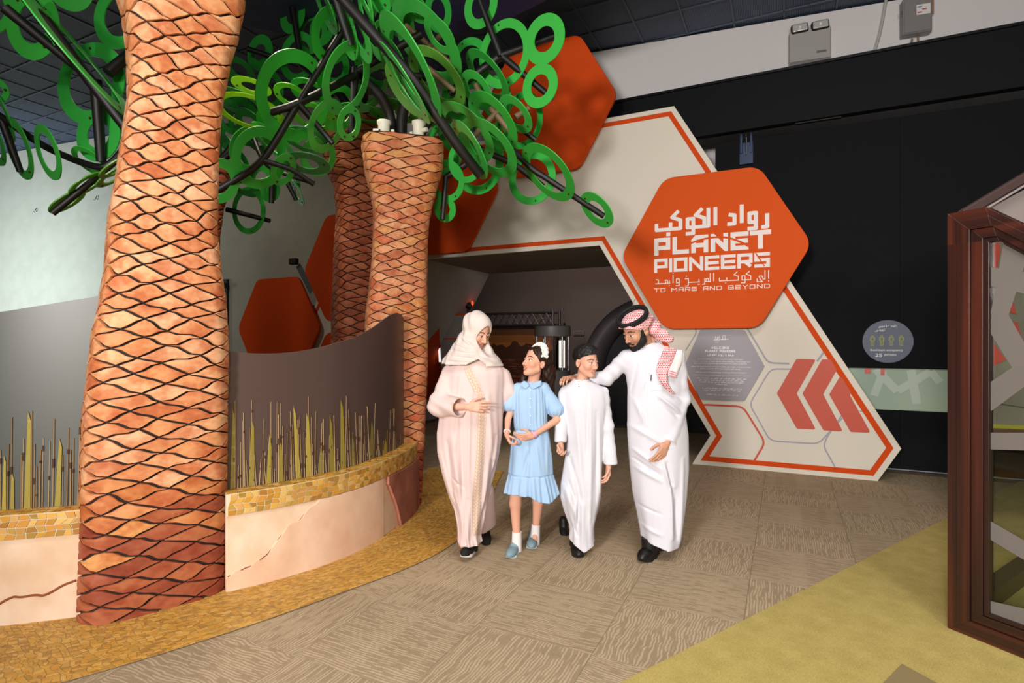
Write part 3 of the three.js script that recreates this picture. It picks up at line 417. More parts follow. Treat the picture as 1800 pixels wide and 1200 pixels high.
// ---------------------------------------------------------------- wood-framed glass booth at the right
{
  const wood = tex(512, (u, v) => { const g = fbm(u * 26, v * 1.6, 3, 4, 26), st = fbm(u * 5, v * 2.2, 8, 3, 5), f = vnoise(u * 180, v * 10, 2, 180); return mix3([.10, .034, .024], [.36, .15, .088], clamp(sstep(.3, .7, g) * .4 + st * .55 + (f - .5) * .16, 0, 1)); });
  const wm = pmat(0xffffff, .38, { map: wood, clearcoat: .2, clearcoatRoughness: .35 }), wd = mat(0x2a1512, .35);
  const A = [2.30, 2.92], D = [.44, -.898];          // foot of the far post and the direction towards the camera
  const turn = Math.atan2(.898, .44) , bo = thing('wooden_glass_booth', 'dark red wooden framed glass booth with grey film bands at the right edge', 'glass booth', [A[0], 0, -A[1]], 0);
  // local x runs along the frame towards the camera, local z points to the viewer's side
  const g0 = new THREE.Matrix4().makeBasis(V(D[0], 0, -D[1]), V(0, 1, 0), V(0, 0, 1)); const X = V(.44, 0, .898), Zv = V(-.898, 0, .44); bo.quaternion.setFromRotationMatrix(new THREE.Matrix4().makeBasis(X, V(0, 1, 0), Zv));
  const LEN = 1.5, H = 2.165, ch = .165, sl = .775;
  const grain = (g, vert) => { const p = g.attributes.position, uv = new Float32Array(p.count * 2); for (let i = 0; i < p.count; i++) { const a = p.getX(i), b = p.getY(i), z = p.getZ(i); uv[2 * i] = (vert ? a + z : b + z) * 1.6; uv[2 * i + 1] = (vert ? b : a) * .5; } g.setAttribute('uv', new THREE.BufferAttribute(uv, 2)); return g; };
  const prof = [[0, .045, .07], [.045, .055, .082], [.103, .048, .06], [.153, .02, .045]];   // stepped casing: offset, width, depth
  const names_ = ['outer_casing', 'middle_casing', 'inner_stop', 'glazing_bead'];
  // outline follows foot, post, level head, then the slope
  const outline = (o) => [[o, o * .9], [o, H - o], [ch + o * .28, H - o], [LEN, H - o * 1.12 - (LEN - ch) * sl], [LEN, o * .9]];
  prof.forEach(([o, w, d], k) => { const a = outline(o), b = outline(o + w); const post = [a[0], b[0], b[1], a[1]], head = [a[1], b[1], b[2], a[2]], slope = [a[2], b[2], b[3], a[3]], sill = [a[0], a[4], b[4], b[0]]; const mm = k === 3 ? wd : wm;
    for (const [n, q, v] of [['post', post, 1], ['head_rail', head, 0], ['sloping_rail', slope, 0], ['sill_rail', sill, 0]]) part(`${names_[k]}_${n}`, grain(ext(shapeOf(q), d, .0012).translate(0, 0, -d * .5), v), mm, bo); });
  const gp = outline(.165);
  part('glass_pane', ext(shapeOf(gp.map((p) => [p[0], p[1]])), .008).translate(0, 0, -.012), pmat(0xe6ece6, .03, { transmission: 1, thickness: 0, ior: 1.45 }), bo);
  // frosted film bands, located from the photograph on the pane
  const n = Zv, P0 = V(A[0], 0, -A[1]); const loc = (px, py) => { const d = at(px, py, 1).sub(V(0, EYE, 0)), t = P0.clone().sub(V(0, EYE, 0)).dot(n) / d.dot(n), p = d.multiplyScalar(t).add(V(0, EYE, 0)).sub(P0); return [p.dot(X), p.y]; };
  const film = pmat(0x77706b, .9, { transmission: .25, thickness: 0 }); let fz = 0;
  const strip = (pts) => { const q = pts.map((p) => loc(...p)); part('film_band', new THREE.ShapeGeometry(shapeOf(q)).translate(0, 0, .0005 + .0004 * fz++), film, bo); };
  strip([[1724, 466], [2000, 512], [2000, 558], [1724, 499]]);
  strip([[1770, 395], [1812, 395], [1800, 470], [1768, 570], [1736, 580], [1752, 495]]);
  strip([[1733, 572], [1770, 548], [1960, 880], [1940, 905], [1782, 650]]);
  strip([[1725, 682], [2000, 500], [2000, 560], [1800, 680], [1725, 735]]);
  strip([[1725, 735], [1740, 720], [1728, 762], [1725, 762]]);
  strip([[1725, 760], [2100, 762], [2100, 800], [1725, 789]]);
  strip([[1725, 906], [2100, 1120], [2100, 1165], [1725, 938]]);
  strip([[1725, 1052], [1990, 1112], [1990, 1158], [1725, 1088]]);
  // a second framed pane deeper inside, and the red and grey wall graphic behind the glass
  const b2 = thing('inner_booth_frame', 'second brown sloping frame seen behind the wooden booth', 'frame', at(1716, 362, 3.35).toArray()); const e2 = at(1840, 288, 3.35).sub(at(1716, 362, 3.35));
  const l2 = e2.length(), a2 = Math.atan2(e2.y, e2.x); part('sloping_rail', grain(rbox(l2 + .2, .05, .05, .006).rotateZ(a2).translate(e2.x / 2, e2.y / 2, 0), 0), mat(0x4a3836, .5), b2); part('light_edge', rbox(l2, .012, .04, .003).rotateZ(a2).translate(e2.x / 2 + .02, e2.y / 2 - .035, 0), mat(0x9b8f8c, .5), b2);
  part('upper_pane', ext(shapeOf([[.09, -.01], [e2.x, e2.y - .09], [e2.x, -.5], [.5, -.42], [.09, -.12]].reverse()), .006).translate(0, 0, -.03), mat(0x8f8581, .6), b2, 'pale grey pane');
  part('inner_post', rbox(.05, 1.0, .05, .006, -.02, -.5, -.04), mat(0x2a1a18, .5), b2);
  const bk = thing('graphic_wall', 'grey wall graphic with red angular shapes behind the booth glass', 'wall graphic', at(1860, 600, 4.2).setY(0).toArray(), -.35);
  part('board', ext(shapeOf([[-.62, .75], [1.3, .75], [1.3, 2.95], [-.1, 2.50], [-.62, 2.2]]), .04).translate(0, 0, -.04), mat(0x938a80, .7), bk);
  const rd = mat(0xd9534a, .6), poly = (pts) => part('red_shape', ext(shapeOf(pts), .006).translate(0, 0, .0005), rd, bk);
  const bq = (px, py) => { const o = bk.position, nn = V(Math.sin(-.35), 0, Math.cos(-.35)), d = at(px, py, 1).sub(V(0, EYE, 0)), t = o.clone().sub(V(0, EYE, 0)).dot(nn) / d.dot(nn), p = d.multiplyScalar(t).add(V(0, EYE, 0)).sub(o); return [p.dot(V(Math.cos(-.35), 0, -Math.sin(-.35))), p.y]; };
  for (const s of [[[1734, 436], [1756, 425], [1759, 440], [1752, 472], [1734, 468]], [[1734, 530], [1744, 513], [1740, 545], [1734, 552]], [[1734, 588], [1768, 632], [1734, 648]], [[1769, 566], [1788, 566], [1800, 612], [1800, 622]], [[1773, 548], [1780, 528], [1786, 552]]]) poly(s.map((p) => bq(...p)).reverse());
  const tl = [[[1740, 672], [1800, 676]], [[1748, 708], [1800, 716]]]; for (const [a, b] of tl) { const p = bq(...a), q = bq(...b), l = Math.hypot(q[0] - p[0], q[1] - p[1]); part('drawn_line', box(l, .006, .004).rotateZ(Math.atan2(q[1] - p[1], q[0] - p[0])).translate((p[0] + q[0]) / 2, (p[1] + q[1]) / 2, .003), mat(0x5d5650, .7), bk); }
  { const p = bq(1735, 748), q = bq(1800, 752); part('yellow_skirting', box(1.9, .03, .01, .35, p[1] - .0, .006), mat(0xb5ad3a, .6), bk); part('brown_skirting', box(1.9, .07, .01, .35, p[1] - .05, .006), mat(0x6d4a32, .6), bk); }
  // diagonal brown struts of the booth floor behind the glass
  const s1 = thing('booth_base_rail', 'dark brown base rail lying diagonally behind the booth glass', 'rail', onFloor(1722, 1075).toArray()); const e = onFloor(1840, 985).sub(s1.position); part('rail', new THREE.BoxGeometry(e.length(), .1, .09).translate(e.length() / 2, .06, 0).rotateY(-Math.atan2(e.z, e.x)), mat(0x35241c, .5), s1);
}
// ---------------------------------------------------------------- curved planter wall with mosaic cap
function curveOf(pts, n = 240) { const c = new THREE.CatmullRomCurve3(pts.map((p) => V(p[0], 0, p[1])), false, 'centripetal'); const a = c.getSpacedPoints(n); let s = 0; return a.map((p, i) => { const q = a[Math.max(0, i - 1)], r = a[Math.min(n, i + 1)]; if (i) s += p.distanceTo(a[i - 1]); const d = r.clone().sub(q).normalize(); return { x: p.x, z: p.z, s, nx: -d.z, nz: d.x }; }); }   // z here is distance from the camera; (nx, nz) points into the planter
const wallCurve = curveOf([[-4.3, 2.9], [-3.5, 2.83], [-2.67, 2.91], [-1.69, 3.32], [-1.17, 3.83], [-.92, 4.5], [-.865, 5.0], [-.93, 5.3], [-1.1, 5.5]]);
const LEN = wallCurve[wallCurve.length - 1].s;
function cAt(s, off = 0) { const n = wallCurve.length - 1; let k = clamp(s / LEN * n, 0, n - 1e-6), i = Math.floor(k), f = k - i, a = wallCurve[i], b = wallCurve[i + 1]; const m = (q) => mix(a[q], b[q], f); return [m('x') + m('nx') * off, m('z') + m('nz') * off]; }
function sOf(px, off = 0) { let best = null; const k = (px - 900) / F; let prev = null; for (let i = 0; i <= 600; i++) { const s = LEN * i / 600, [x, z] = cAt(s, off), d = x / z - k; if (prev !== null && prev[0] < 0 && d >= 0) { best = mix(prev[1], s, -prev[0] / (d - prev[0])); break; } prev = [d, s]; } return best ?? (px < 100 ? 0 : LEN); }
function solidBand(s0, s1, o0, o1, y0, y1, n = 90) {   // closed solid following the wall curve
  const pos = [], uv = [], idx = []; const yt = typeof y1 === 'function' ? y1 : () => y1, yb = typeof y0 === 'function' ? y0 : () => y0;
  const strip = (f) => { const base = pos.length / 3; for (let i = 0; i <= n; i++) { const s = mix(s0, s1, i / n); for (const [o, y, w] of f(s)) { const [x, z] = cAt(s, o); pos.push(x, y, -z); uv.push(s, w); } } for (let i = 0; i < n; i++) { const a = base + 2 * i; idx.push(a, a + 2, a + 1, a + 1, a + 2, a + 3); } };
  strip((s) => [[o0, yb(s), yb(s)], [o0, yt(s), yt(s)]]); strip((s) => [[o0, yt(s), yt(s)], [o1, yt(s), yt(s) + o1 - o0]]); strip((s) => [[o1, yt(s), yt(s)], [o1, yb(s), yb(s)]]); strip((s) => [[o1, yb(s), 0], [o0, yb(s), .1]]);
  for (const [s, flip] of [[s0, 0], [s1, 1]]) { const b = pos.length / 3; for (const [o, y] of [[o0, yb(s)], [o1, yb(s)], [o1, yt(s)], [o0, yt(s)]]) { const [x, z] = cAt(s, o); pos.push(x, y, -z); uv.push(o, y); } flip ? idx.push(b, b + 1, b + 2, b, b + 2, b + 3) : idx.push(b, b + 2, b + 1, b, b + 3, b + 2); }
  const g = new THREE.BufferGeometry(); g.setAttribute('position', new THREE.Float32BufferAttribute(pos, 3)); g.setAttribute('uv', new THREE.Float32BufferAttribute(uv, 2)); g.setIndex(idx); g.computeVertexNormals(); return g;
}
const onCurve = (px, py, off) => { const s = sOf(px, off), [x, z] = cAt(s, off); return [s, EYE - (py - 600) / F * z]; };
const planter = thing('planter_wall', 'low curved planter wall of cream faux rock with a yellow mosaic cap', 'planter wall');
{
  const rock = (a, b, k) => tex(512, (u, v) => { const n = fbm(u * 5, v * 5, k, 5, 5), m = fbm(u * 14, v * 10, k + 9, 4, 14); return mix3(a, b, clamp(n * .8 + (m - .5) * .9, 0, 1)); });
  const t1 = rock([.86, .72, .58], [.95, .87, .78], 3), t2 = rock([.86, .69, .56], [.95, .83, .72], 17), t3 = rock([.56, .32, .25], [.78, .53, .44], 23); for (const t of [t1, t2, t3]) t.repeat.set(.7, .7);
  const face = mat(0xffffff, .85, { map: t1, bumpMap: t1, bumpScale: .004 }), pink = mat(0xffffff, .85, { map: t2, bumpMap: t2, bumpScale: .004 }), red = mat(0xffffff, .8, { map: t3, bumpMap: t3, bumpScale: .006 });
  const sL = sOf(165), sR = sOf(397); for (const [a, b] of [[0, sL], [sR, LEN]]) part('rock_face', solidBand(a, b, 0, .30, 0, .46), face, planter);
  // raised lower rock layer under the broken ridge line right of the front trunk
  const ridge = [[397, 1016], [402, 1012], [425, 1001], [440, 995], [470, 975], [490, 945], [505, 925], [530, 910], [545, 890], [560, 880]].map((p) => onCurve(p[0], p[1], 0));
  const yr = (s) => { for (let i = 0; i + 1 < ridge.length; i++) if (s <= ridge[i + 1][0]) return mix(ridge[i][1], ridge[i + 1][1], clamp((s - ridge[i][0]) / (ridge[i + 1][0] - ridge[i][0]), 0, 1)); return .46; };
  part('rock_layer', solidBand(ridge[0][0], sOf(672), -.013, .01, 0, (s) => Math.min(.459, yr(s) + .006 * Math.sin(s * 60)), 140), pink, planter, 'pinker lower rock layer');
  const e0 = [[676, 850], [680, 872], [688, 905], [697, 918]].map((p) => onCurve(p[0], p[1], 0)), se = sOf(678);
  part('end_rock', solidBand(se, sOf(731), -.03, .02, (s) => clamp(.44 - (s - se) * 1.9 + .02 * Math.sin(s * 25), 0.0, .4), .459, 40), red, planter, 'red brown end rock');
  const vein = (pts, w, m) => { const q = pts.map((p) => onCurve(p[0], p[1], 0)); const pv = []; for (let i = 0; i + 1 < q.length; i++) for (let k = 0; k < 5; k++) { const s = mix(q[i][0], q[i + 1][0], k / 5), y = mix(q[i][1], q[i + 1][1], k / 5) + .004 * Math.sin(s * 50), [x, z] = cAt(s, -.001); pv.push(V(x, y, -z)); } part('rock_vein', new THREE.TubeGeometry(new THREE.CatmullRomCurve3(pv), 60, w, 5), m, planter, 'rust brown vein'); };
  vein([[0, 1061], [25, 1048], [75, 1046], [110, 1030], [140, 1015]], .006, mat(0x8d4a24, .8));
  vein([[400, 1013], [440, 995], [470, 975], [490, 945], [530, 910], [548, 888]], .003, mat(0x7d3a26, .8));
  const bedM = mat(0xd8ccb2, .9); for (const [a, b] of [[0, sL], [sR, sOf(731)]]) part('mosaic_bed', solidBand(a, b, -.012, .24, .462, .592), bedM, planter);
}
const golds = [0xc9922f, 0xb9832a, 0xd6a548, 0xa9742c, 0xc08f45, 0xbb9440, 0xd0a05a, 0xa68032, 0xcc8f38, 0xd8b062].map((c) => mat(c, .42));
const quadTile = (P, N, t, k = .9) => {          // a little slab with bevelled rim from four points and a common normal
  const c = P.reduce((a, p) => a.add(p), V(0, 0, 0)).multiplyScalar(.25), pos = [], idx = [];
  for (const [h, s] of [[0, 1], [t * .75, 1], [t, k]]) for (const p of P) { const q = c.clone().lerp(p, s).addScaledVector(N, h); pos.push(q.x, q.y, q.z); }
  for (let l = 0; l < 2; l++) for (let i = 0; i < 4; i++) { const a = l * 4 + i, b = l * 4 + (i + 1) % 4; idx.push(a, b, b + 4, a, b + 4, a + 4); }
  idx.push(8, 9, 10, 8, 10, 11);
  const g = new THREE.BufferGeometry(); g.setAttribute('position', new THREE.Float32BufferAttribute(pos, 3)); g.setAttribute('uv', new THREE.Float32BufferAttribute(new Float32Array(pos.length / 3 * 2), 2)); g.setIndex(idx); const r = g.toNonIndexed(); r.computeVertexNormals(); return r;
};
{ // tesserae of the cap: four crooked courses on the front, five on top
  const far = golds.map(() => []); let count = 0;
  const course = (o0, o1, y0, y1, rows, pitch, side, limit) => {
    const s1 = sOf(731) - .01, n = Math.round(s1 / pitch), J = (i, j) => [(hash(i, j, 1) - .5) * .55, (hash(i, j, 2) - .5) * .45];
    const P = (i, j) => { const a = J(i, j), jj = clamp(j + (j > 0 && j < rows ? a[1] : 0), 0, rows), s = clamp((i + a[0] * .8 + (hash(j, 5, 5) - .5) * .6) * pitch, 0, s1), f = jj / rows, [x, z] = cAt(s, mix(o0, o1, f)); return V(x, mix(y0, y1, f), -z); };
    for (let j = 0; j < rows; j++) for (let i = 0; i < n; i++) {
      const q = [P(i, j), P(i + 1, j), P(i + 1, j + 1), P(i, j + 1)], c = q[0].clone().add(q[2]).multiplyScalar(.5), N = q[1].clone().sub(q[0]).cross(q[3].clone().sub(q[0])).normalize(); if (N.lengthSq() < .5) continue;
      const px = 900 + c.x / -c.z * F; if (px < -60 || -c.z < 1) continue; if (px > 160 && px < 400) continue;
      const g = quadTile(q.map((p) => p.clone().lerp(c, .11)), N, .0018 + hash(i, j, 8) * .002), m = Math.floor(hash(i, j, side) * golds.length);
      if (count < limit) { part('mosaic_tile', g, golds[m], planter); count++; } else far[m].push(g);
    }
  };
  course(-.013, -.013, .463, .591, 4, .041, 3, 297); course(-.012, .24, .5925, .5925, 7, .036, 4, 0);
  far.forEach((l, m) => { if (l.length) part('mosaic_tiles_beyond', l, golds[m], planter).userData.kind = 'stuff'; });
}
{ // mosaic floor border between the planter and the carpet: crazy-paved chips, far too many to count
  const edge = curveOf([[-3.6, 1.5], [-2.7, 2.0], [-1.94, 2.45], [-1.43, 2.871], [-1.01, 3.303], [-.624, 3.75], [-.42, 4.14], [-.27, 4.7], [-.2, 5.4], [-.1, 6.4]]);
  const eAt = (f) => { const k = clamp(f, 0, 1) * (edge.length - 1.001), i = Math.floor(k); return [mix(edge[i].x, edge[i + 1].x, k - i), mix(edge[i].z, edge[i + 1].z, k - i)]; };
  const wAt = (f) => { const v = f < .86 ? cAt(f / .86 * (LEN - .15), .03) : [mix(-.93, -1.0, (f - .86) / .14), mix(5.3, 6.6, (f - .86) / .14)]; return v; };
  const P = (f, r) => { const a = wAt(f), b = eAt(f); return V(mix(a[0], b[0], r), .014, -mix(a[1], b[1], r)); };
  const bed = []; const pos = [], idx = []; const n = 120; for (let i = 0; i <= n; i++) for (const r of [0, 1]) { const p = P(i / n, r); pos.push(p.x, .013, p.z); } for (let i = 0; i < n; i++) idx.push(2 * i, 2 * i + 1, 2 * i + 2, 2 * i + 1, 2 * i + 3, 2 * i + 2);
  const g = new THREE.BufferGeometry(); g.setAttribute('position', new THREE.Float32BufferAttribute(pos, 3)); g.setAttribute('uv', new THREE.Float32BufferAttribute(new Float32Array(pos.length / 3 * 2), 2)); g.setIndex(idx); g.computeVertexNormals();
  part('mosaic_floor_bed', g, mat(0xc2a878, .9), floor);
  const sets = golds.map(() => []), NU = 200, NV = 34, q = (i, j) => P(clamp((i + (hash(i, j, 21) - .5) * .8) / NU, 0, 1), clamp((j + (j && j < NV ? (hash(i, j, 22) - .5) * .8 : 0)) / NV, 0, 1));
  for (let i = 0; i < NU; i++) for (let j = 0; j < NV; j++) { const a = [q(i, j), q(i, j + 1), q(i + 1, j + 1), q(i + 1, j)], c = a[0].clone().add(a[2]).multiplyScalar(.5); if (-c.z < 2.1 || c.x / -c.z < -1.1) continue; const halves = hash(i, j, 25) > .45 ? [a] : hash(i, j, 26) > .5 ? [[a[0], a[1], a[1].clone().lerp(a[2], .5), a[0].clone().lerp(a[3], .5)], [a[0].clone().lerp(a[3], .5), a[1].clone().lerp(a[2], .5), a[2], a[3]]] : [[a[0], a[0].clone().lerp(a[1], .5), a[3].clone().lerp(a[2], .5), a[3]], [a[0].clone().lerp(a[1], .5), a[1], a[2], a[3].clone().lerp(a[2], .5)]];
    for (const h of halves) { const cc = h[0].clone().add(h[2]).multiplyScalar(.5); sets[Math.floor(rnd() * golds.length)].push(quadTile(h.map((p) => p.clone().lerp(cc, .09)), V(0, 1, 0), .0016)); } }
  const fl = [0xb98838, 0xc4933e, 0xd2a24e, 0xa87a3a, 0xc09246, 0xb48c46, 0xca9a44, 0xa67e3a, 0xc48c38, 0xcfa45c].map((c) => mat(c, .5));
  sets.forEach((l, m) => { if (l.length) part('mosaic_floor_chips', l, fl[m], floor).userData.kind = 'stuff'; });
}
// ---------------------------------------------------------------- smoky translucent screens with reeds cast into them
{
  const OFF = .10, sm = (c, tr = .22) => pmat(c, .4, { transmission: tr, thickness: 0, side: THREE.DoubleSide });
  const screen = (name, label, prof, m) => {
    const o = thing(name, label, 'screen'), q = prof.map((p) => onCurve(p[0], p[1], OFF));
    const top = (s) => { for (let i = 0; i + 1 < q.length; i++) if (s <= q[i + 1][0]) { const t = clamp((s - q[i][0]) / (q[i + 1][0] - q[i][0]), 0, 1), a = q[Math.max(0, i - 1)], d = q[Math.min(q.length - 1, i + 2)]; const p0 = a[1], p1 = q[i][1], p2 = q[i + 1][1], p3 = d[1]; return .5 * (2 * p1 + (p2 - p0) * t + (2 * p0 - 5 * p1 + 4 * p2 - p3) * t * t + (3 * p1 - p0 - 3 * p2 + p3) * t * t * t); } return q[q.length - 1][1]; };
    part('resin_sheet', solidBand(q[0][0], q[q.length - 1][0], OFF, OFF + .012, .592, top, 120), m, o); return o;
  };
  const a = screen('reed_screen', 'grey smoky resin screen with reeds, left of the front trunk', [[-60, 556], [0, 548], [90, 534], [150, 524], [200, 515], [260, 505]], sm(0x5f625c));
  const b = screen('reed_screen', 'brown smoky resin screen with reeds, rising to a peak right of the front trunk', [[380, 612], [404, 617], [450, 621], [500, 620], [545, 614], [590, 603], [630, 590], [660, 573], [683, 556], [696, 550], [706, 553], [711, 562]], sm(0x6a544d, .42));
  { const s = sOf(711, OFF), [x, z] = cAt(s + .006, OFF + .006); part('edge_trim', rod(V(x, .59, -z), V(x, 1.66, -z), .008), M.black, b); }
  const bm = [0x9a8a34, 0x8c7c2e, 0xa8963f, 0x857a3a].map((c) => mat(c, .6)), st = [0x9c8058, 0xae9268, 0x8c7048].map((c) => mat(c, .7)), nd = mat(0x4f2c20, .7);
  const pt = (px, py, o = .004) => { const s = sOf(px, OFF), [x, z] = cAt(s, OFF - o); return V(x, EYE - (py - 600) / F * z, -z); };
  const foot = (px) => { const p = pt(px, 800); return V(p.x, .597, p.z); };
  const blade = (o, x, top, w, lean = 0) => { const f0 = foot(x - w / 2 - lean * .5), f1 = foot(x + w / 2 - lean * .5), t = pt(x + lean, top), t2 = pt(x + lean + w * .45, top + w * 1.5); const N = V(.3, 0, .9).normalize(); const l = f1.clone().lerp(t2, .55).add(V(.002, 0, .001)); part('reed_blade', quadTile([f0, f1, t2, t], V(N.x, 0, N.z), .003, .8), bm[Math.floor(rnd() * 4)], o); };
  const stem = (o, x, top, lean) => { const f = foot(x), t = pt(x + lean, top), r = rr(.0022, .0042); const s = part('reed_stem', rod(f, t, r, r * .7, 5), st[Math.floor(rnd() * 3)], o); if (rnd() < .75) { const k = rr(.2, .9), c = f.clone().lerp(t, k), d = f.clone().lerp(t, Math.max(0, k - rr(.03, .12))); part('stem_node', rod(d, c, r * 1.5, r * 1.5, 5), nd, s); } };
  for (const [x, t, w, l] of [[8, 800, 6, 0], [49, 722, 9, 1], [103, 770, 8, 2], [147, 733, 6, 1], [22, 830, 6, 0]]) blade(a, x, t, w * 1.3, l);
  for (const [x, t, l] of [[20, 733, 2], [56, 722, 1], [70, 790, 2], [75, 770, 2], [86, 775, 2], [93, 736, 3], [118, 752, 3], [137, 735, 5], [124, 790, 1], [38, 800, 0], [40, 770, 2], [60, 780, 2], [64, 820, 1], [110, 800, 1], [128, 770, 2], [2, 790, 0], [14, 780, 2]]) stem(a, x, t, l);
  for (const [x, t, w, l] of [[409, 720, 7, 0], [442, 736, 8, 0], [472, 763, 6, 1], [493, 770, 7, -2], [521, 712, 7, -6], [541, 725, 8, -3], [563, 785, 8, 0], [582, 731, 7, -3], [601, 702, 7, -3], [620, 765, 6, -2], [652, 740, 6, 0], [676, 770, 5, 0]]) blade(b, x, t, w * 1.3, l);
  for (let x = 406; x < 704; x += rr(2, 5.6)) { const hgt = rnd() < .16 ? rr(695, 730) : rr(740, 835) - (x - 400) * .13; stem(b, x, hgt, rr(-4, 3)); }
}
// ---------------------------------------------------------------- artificial trees: net-patterned trunks, steel branches, acrylic ring leaves
const barkTex = [0, 1, 2].map((k) => tex(256, (u, v) => { const a = fbm(u * 6, v * 6, k * 5 + 2, 5, 6), b = fbm(u * 22, v * 34, k + 40, 3, 22), g = clamp(sstep(.25, .72, a) * .85 + (b - .5) * .75 + .12, 0, 1); return [mix(.84, 1, g), mix(.64, 1, g), mix(.53, 1, g)]; }));
for (const t of barkTex) t.repeat.set(1.6, 1.6);
const barkMat = (c, k) => mat(c, .72, { map: barkTex[k % 3], bumpMap: barkTex[k % 3], bumpScale: .004 });
const netMat = mat(0x2a211d, .85);
function makeTrunk(o, rows, Zc, ratio, turn, top, N, hr, gap, palette, partsMost) {
  rows = rows.map((r) => [...r]); const cl = rows[rows.length - 1], k0 = ((cl[1] + cl[2]) / 2 - 900) / F, ca = 1 / Math.hypot(1, k0), view = Math.atan2(k0, 1);
  const row = (y) => { const py = 600 - (y - EYE) * F / Zc; let i = 0; while (i + 2 < rows.length && py > rows[i + 1][0]) i++; const t = sstep(0, 1, clamp((py - rows[i][0]) / (rows[i + 1][0] - rows[i][0]), 0, 1)), l = (q) => mix(rows[i][q], rows[i + 1][q], t * .5 + .5 * clamp((py - rows[i][0]) / (rows[i + 1][0] - rows[i][0]), 0, 1)); return [(l(1) + l(2)) / 2, (l(2) - l(1)) / 2]; };
  // unit rounded-rectangle section with even arc length
  const E = 4.2, M0 = 720, tab = [], raw = (a, hw, hd) => { const c = Math.cos(a), s = Math.sin(a), r = Math.pow(Math.pow(Math.abs(c), E) + Math.pow(Math.abs(s), E), -1 / E); return [c * r * hw, s * r * hd]; };
  const [, hw0] = row(top * .35); const h0 = hw0 / F * Zc * ca; let L = 0, last = raw(0, h0, h0 * ratio); tab.push(0); for (let i = 1; i <= M0; i++) { const p = raw(i / M0 * 2 * Math.PI, h0, h0 * ratio); L += Math.hypot(p[0] - last[0], p[1] - last[1]); tab.push(L); last = p; }
  const ang = (s) => { s = ((s % 1) + 1) % 1 * L; let lo = 0, hi = M0; while (hi - lo > 1) { const m = (lo + hi) >> 1; tab[m] > s ? hi = m : lo = m; } return (lo + (s - tab[lo]) / (tab[hi] - tab[lo])) / M0 * 2 * Math.PI; };
  const rot = view + turn;                        // the broad face looks back along the line of sight, turned a little
  const cr = Math.cos(rot), sr = Math.sin(rot);
  const surf = (s, y, off = 0) => { const [c, w] = row(y), hw = w / F * Zc * ca, a = ang(s), p = raw(a, hw, hw * ratio), e = raw(a + .02, hw, hw * ratio), tx = e[0] - p[0], tz = e[1] - p[1], l = Math.hypot(tx, tz), lx = p[0] + tz / l * off, lz = p[1] - tx / l * off; const X = (c - 900) / F * Zc + lx * cr + lz * -sr * -1, Zd = Zc - (lx * sr) + lz * cr; return V(X, y, -Zd); };
  const g = new THREE.BufferGeometry(), pos = [], uv = [], idx = [], NS = 96, NH = 70;
  for (let j = 0; j <= NH; j++) for (let i = 0; i <= NS; i++) { const p = surf(i / NS, top * j / NH, -.016); pos.push(p.x, p.y, p.z); uv.push(i / NS * L, top * j / NH); }
  for (let j = 0; j < NH; j++) for (let i = 0; i < NS; i++) { const a = j * (NS + 1) + i, b = a + NS + 1; idx.push(a, b, a + 1, a + 1, b, b + 1); }
  const tc = pos.length / 3; { const [c] = row(top); pos.push((c - 900) / F * Zc, top + .012, -Zc); uv.push(0, 0); for (let i = 0; i < NS; i++) idx.push(NH * (NS + 1) + i, tc, NH * (NS + 1) + i + 1); }
  g.setAttribute('position', new THREE.Float32BufferAttribute(pos, 3)); g.setAttribute('uv', new THREE.Float32BufferAttribute(uv, 2)); g.setIndex(idx); g.computeVertexNormals();
  const core = part('trunk', g, netMat, o); core.material = netMat; core.material.side = THREE.DoubleSide;
  // scales between the cords of the net
  const nj = Math.floor(top / hr), lat = (i, j) => { const ii = ((i % (2 * N)) + 2 * N) % (2 * N), b = j <= 0 || j >= nj; return [(i + (hash(ii, j, 31) - .5) * .56) / (2 * N) * L, clamp((j + (b ? 0 : (hash(ii, j, 32) - .5) * .5)) * hr, 0, top - .004)]; };
  const edge = (A, B, ia, ja, ib, jb) => { const k = (hash(((ia % (2 * N)) + 2 * N) % (2 * N) * 7 + (((ib % (2 * N)) + 2 * N) % (2 * N)), ja * 3 + jb, 41) - .5) * .20 + .035, dx = B[0] - A[0], dy = B[1] - A[1]; return [.3, .7].map((t) => [A[0] + dx * t, A[1] + dy * t + Math.abs(dx) * k * (t < .5 ? 1 : -1) * (dy > 0 ? -1 : 1) * (B[0] > A[0] ? 1 : -1) * .55]); };
  const list = [];
  for (let j = 0; j <= nj; j++) for (let i = 0; i < 2 * N; i++) {
    if (!((i + j) & 1)) continue;
    const Lp = [i - 1, j], Rp = [i + 1, j], Tp = [i, Math.min(j + 1, nj + 1)], Bp = [i, Math.max(j - 1, -1)], q = [Lp, Bp, Rp, Tp].map((p) => lat(...p)), ids = [Lp, Bp, Rp, Tp];
    let poly = []; for (let k = 0; k < 4; k++) { poly.push(q[k]); const a = ids[k], b = ids[(k + 1) % 4]; const fw = a[0] < b[0] || (a[0] === b[0] && a[1] < b[1]); let e = fw ? edge(q[k], q[(k + 1) % 4], a[0], a[1], b[0], b[1]) : edge(q[(k + 1) % 4], q[k], b[0], b[1], a[0], a[1]).reverse(); poly.push(...e); }
    const c = [poly.reduce((a, p) => a + p[0], 0) / poly.length, poly.reduce((a, p) => a + p[1], 0) / poly.length];
    const shrink = (d) => poly.map((p) => { const dx = p[0] - c[0], dy = p[1] - c[1], l = Math.hypot(dx, dy) || 1e-6, slim = Math.abs(dx) / l; return [p[0] - dx / l * Math.min(l * .8, d * (1 + 1.0 * slim)), p[1] - dy / l * Math.min(l * .8, d * (1 + .4 * slim))]; });
    const bulge = gap * .15 + .0005, P = [], UV = [], I = [], ou = rnd() * 3, ov = rnd() * 3;
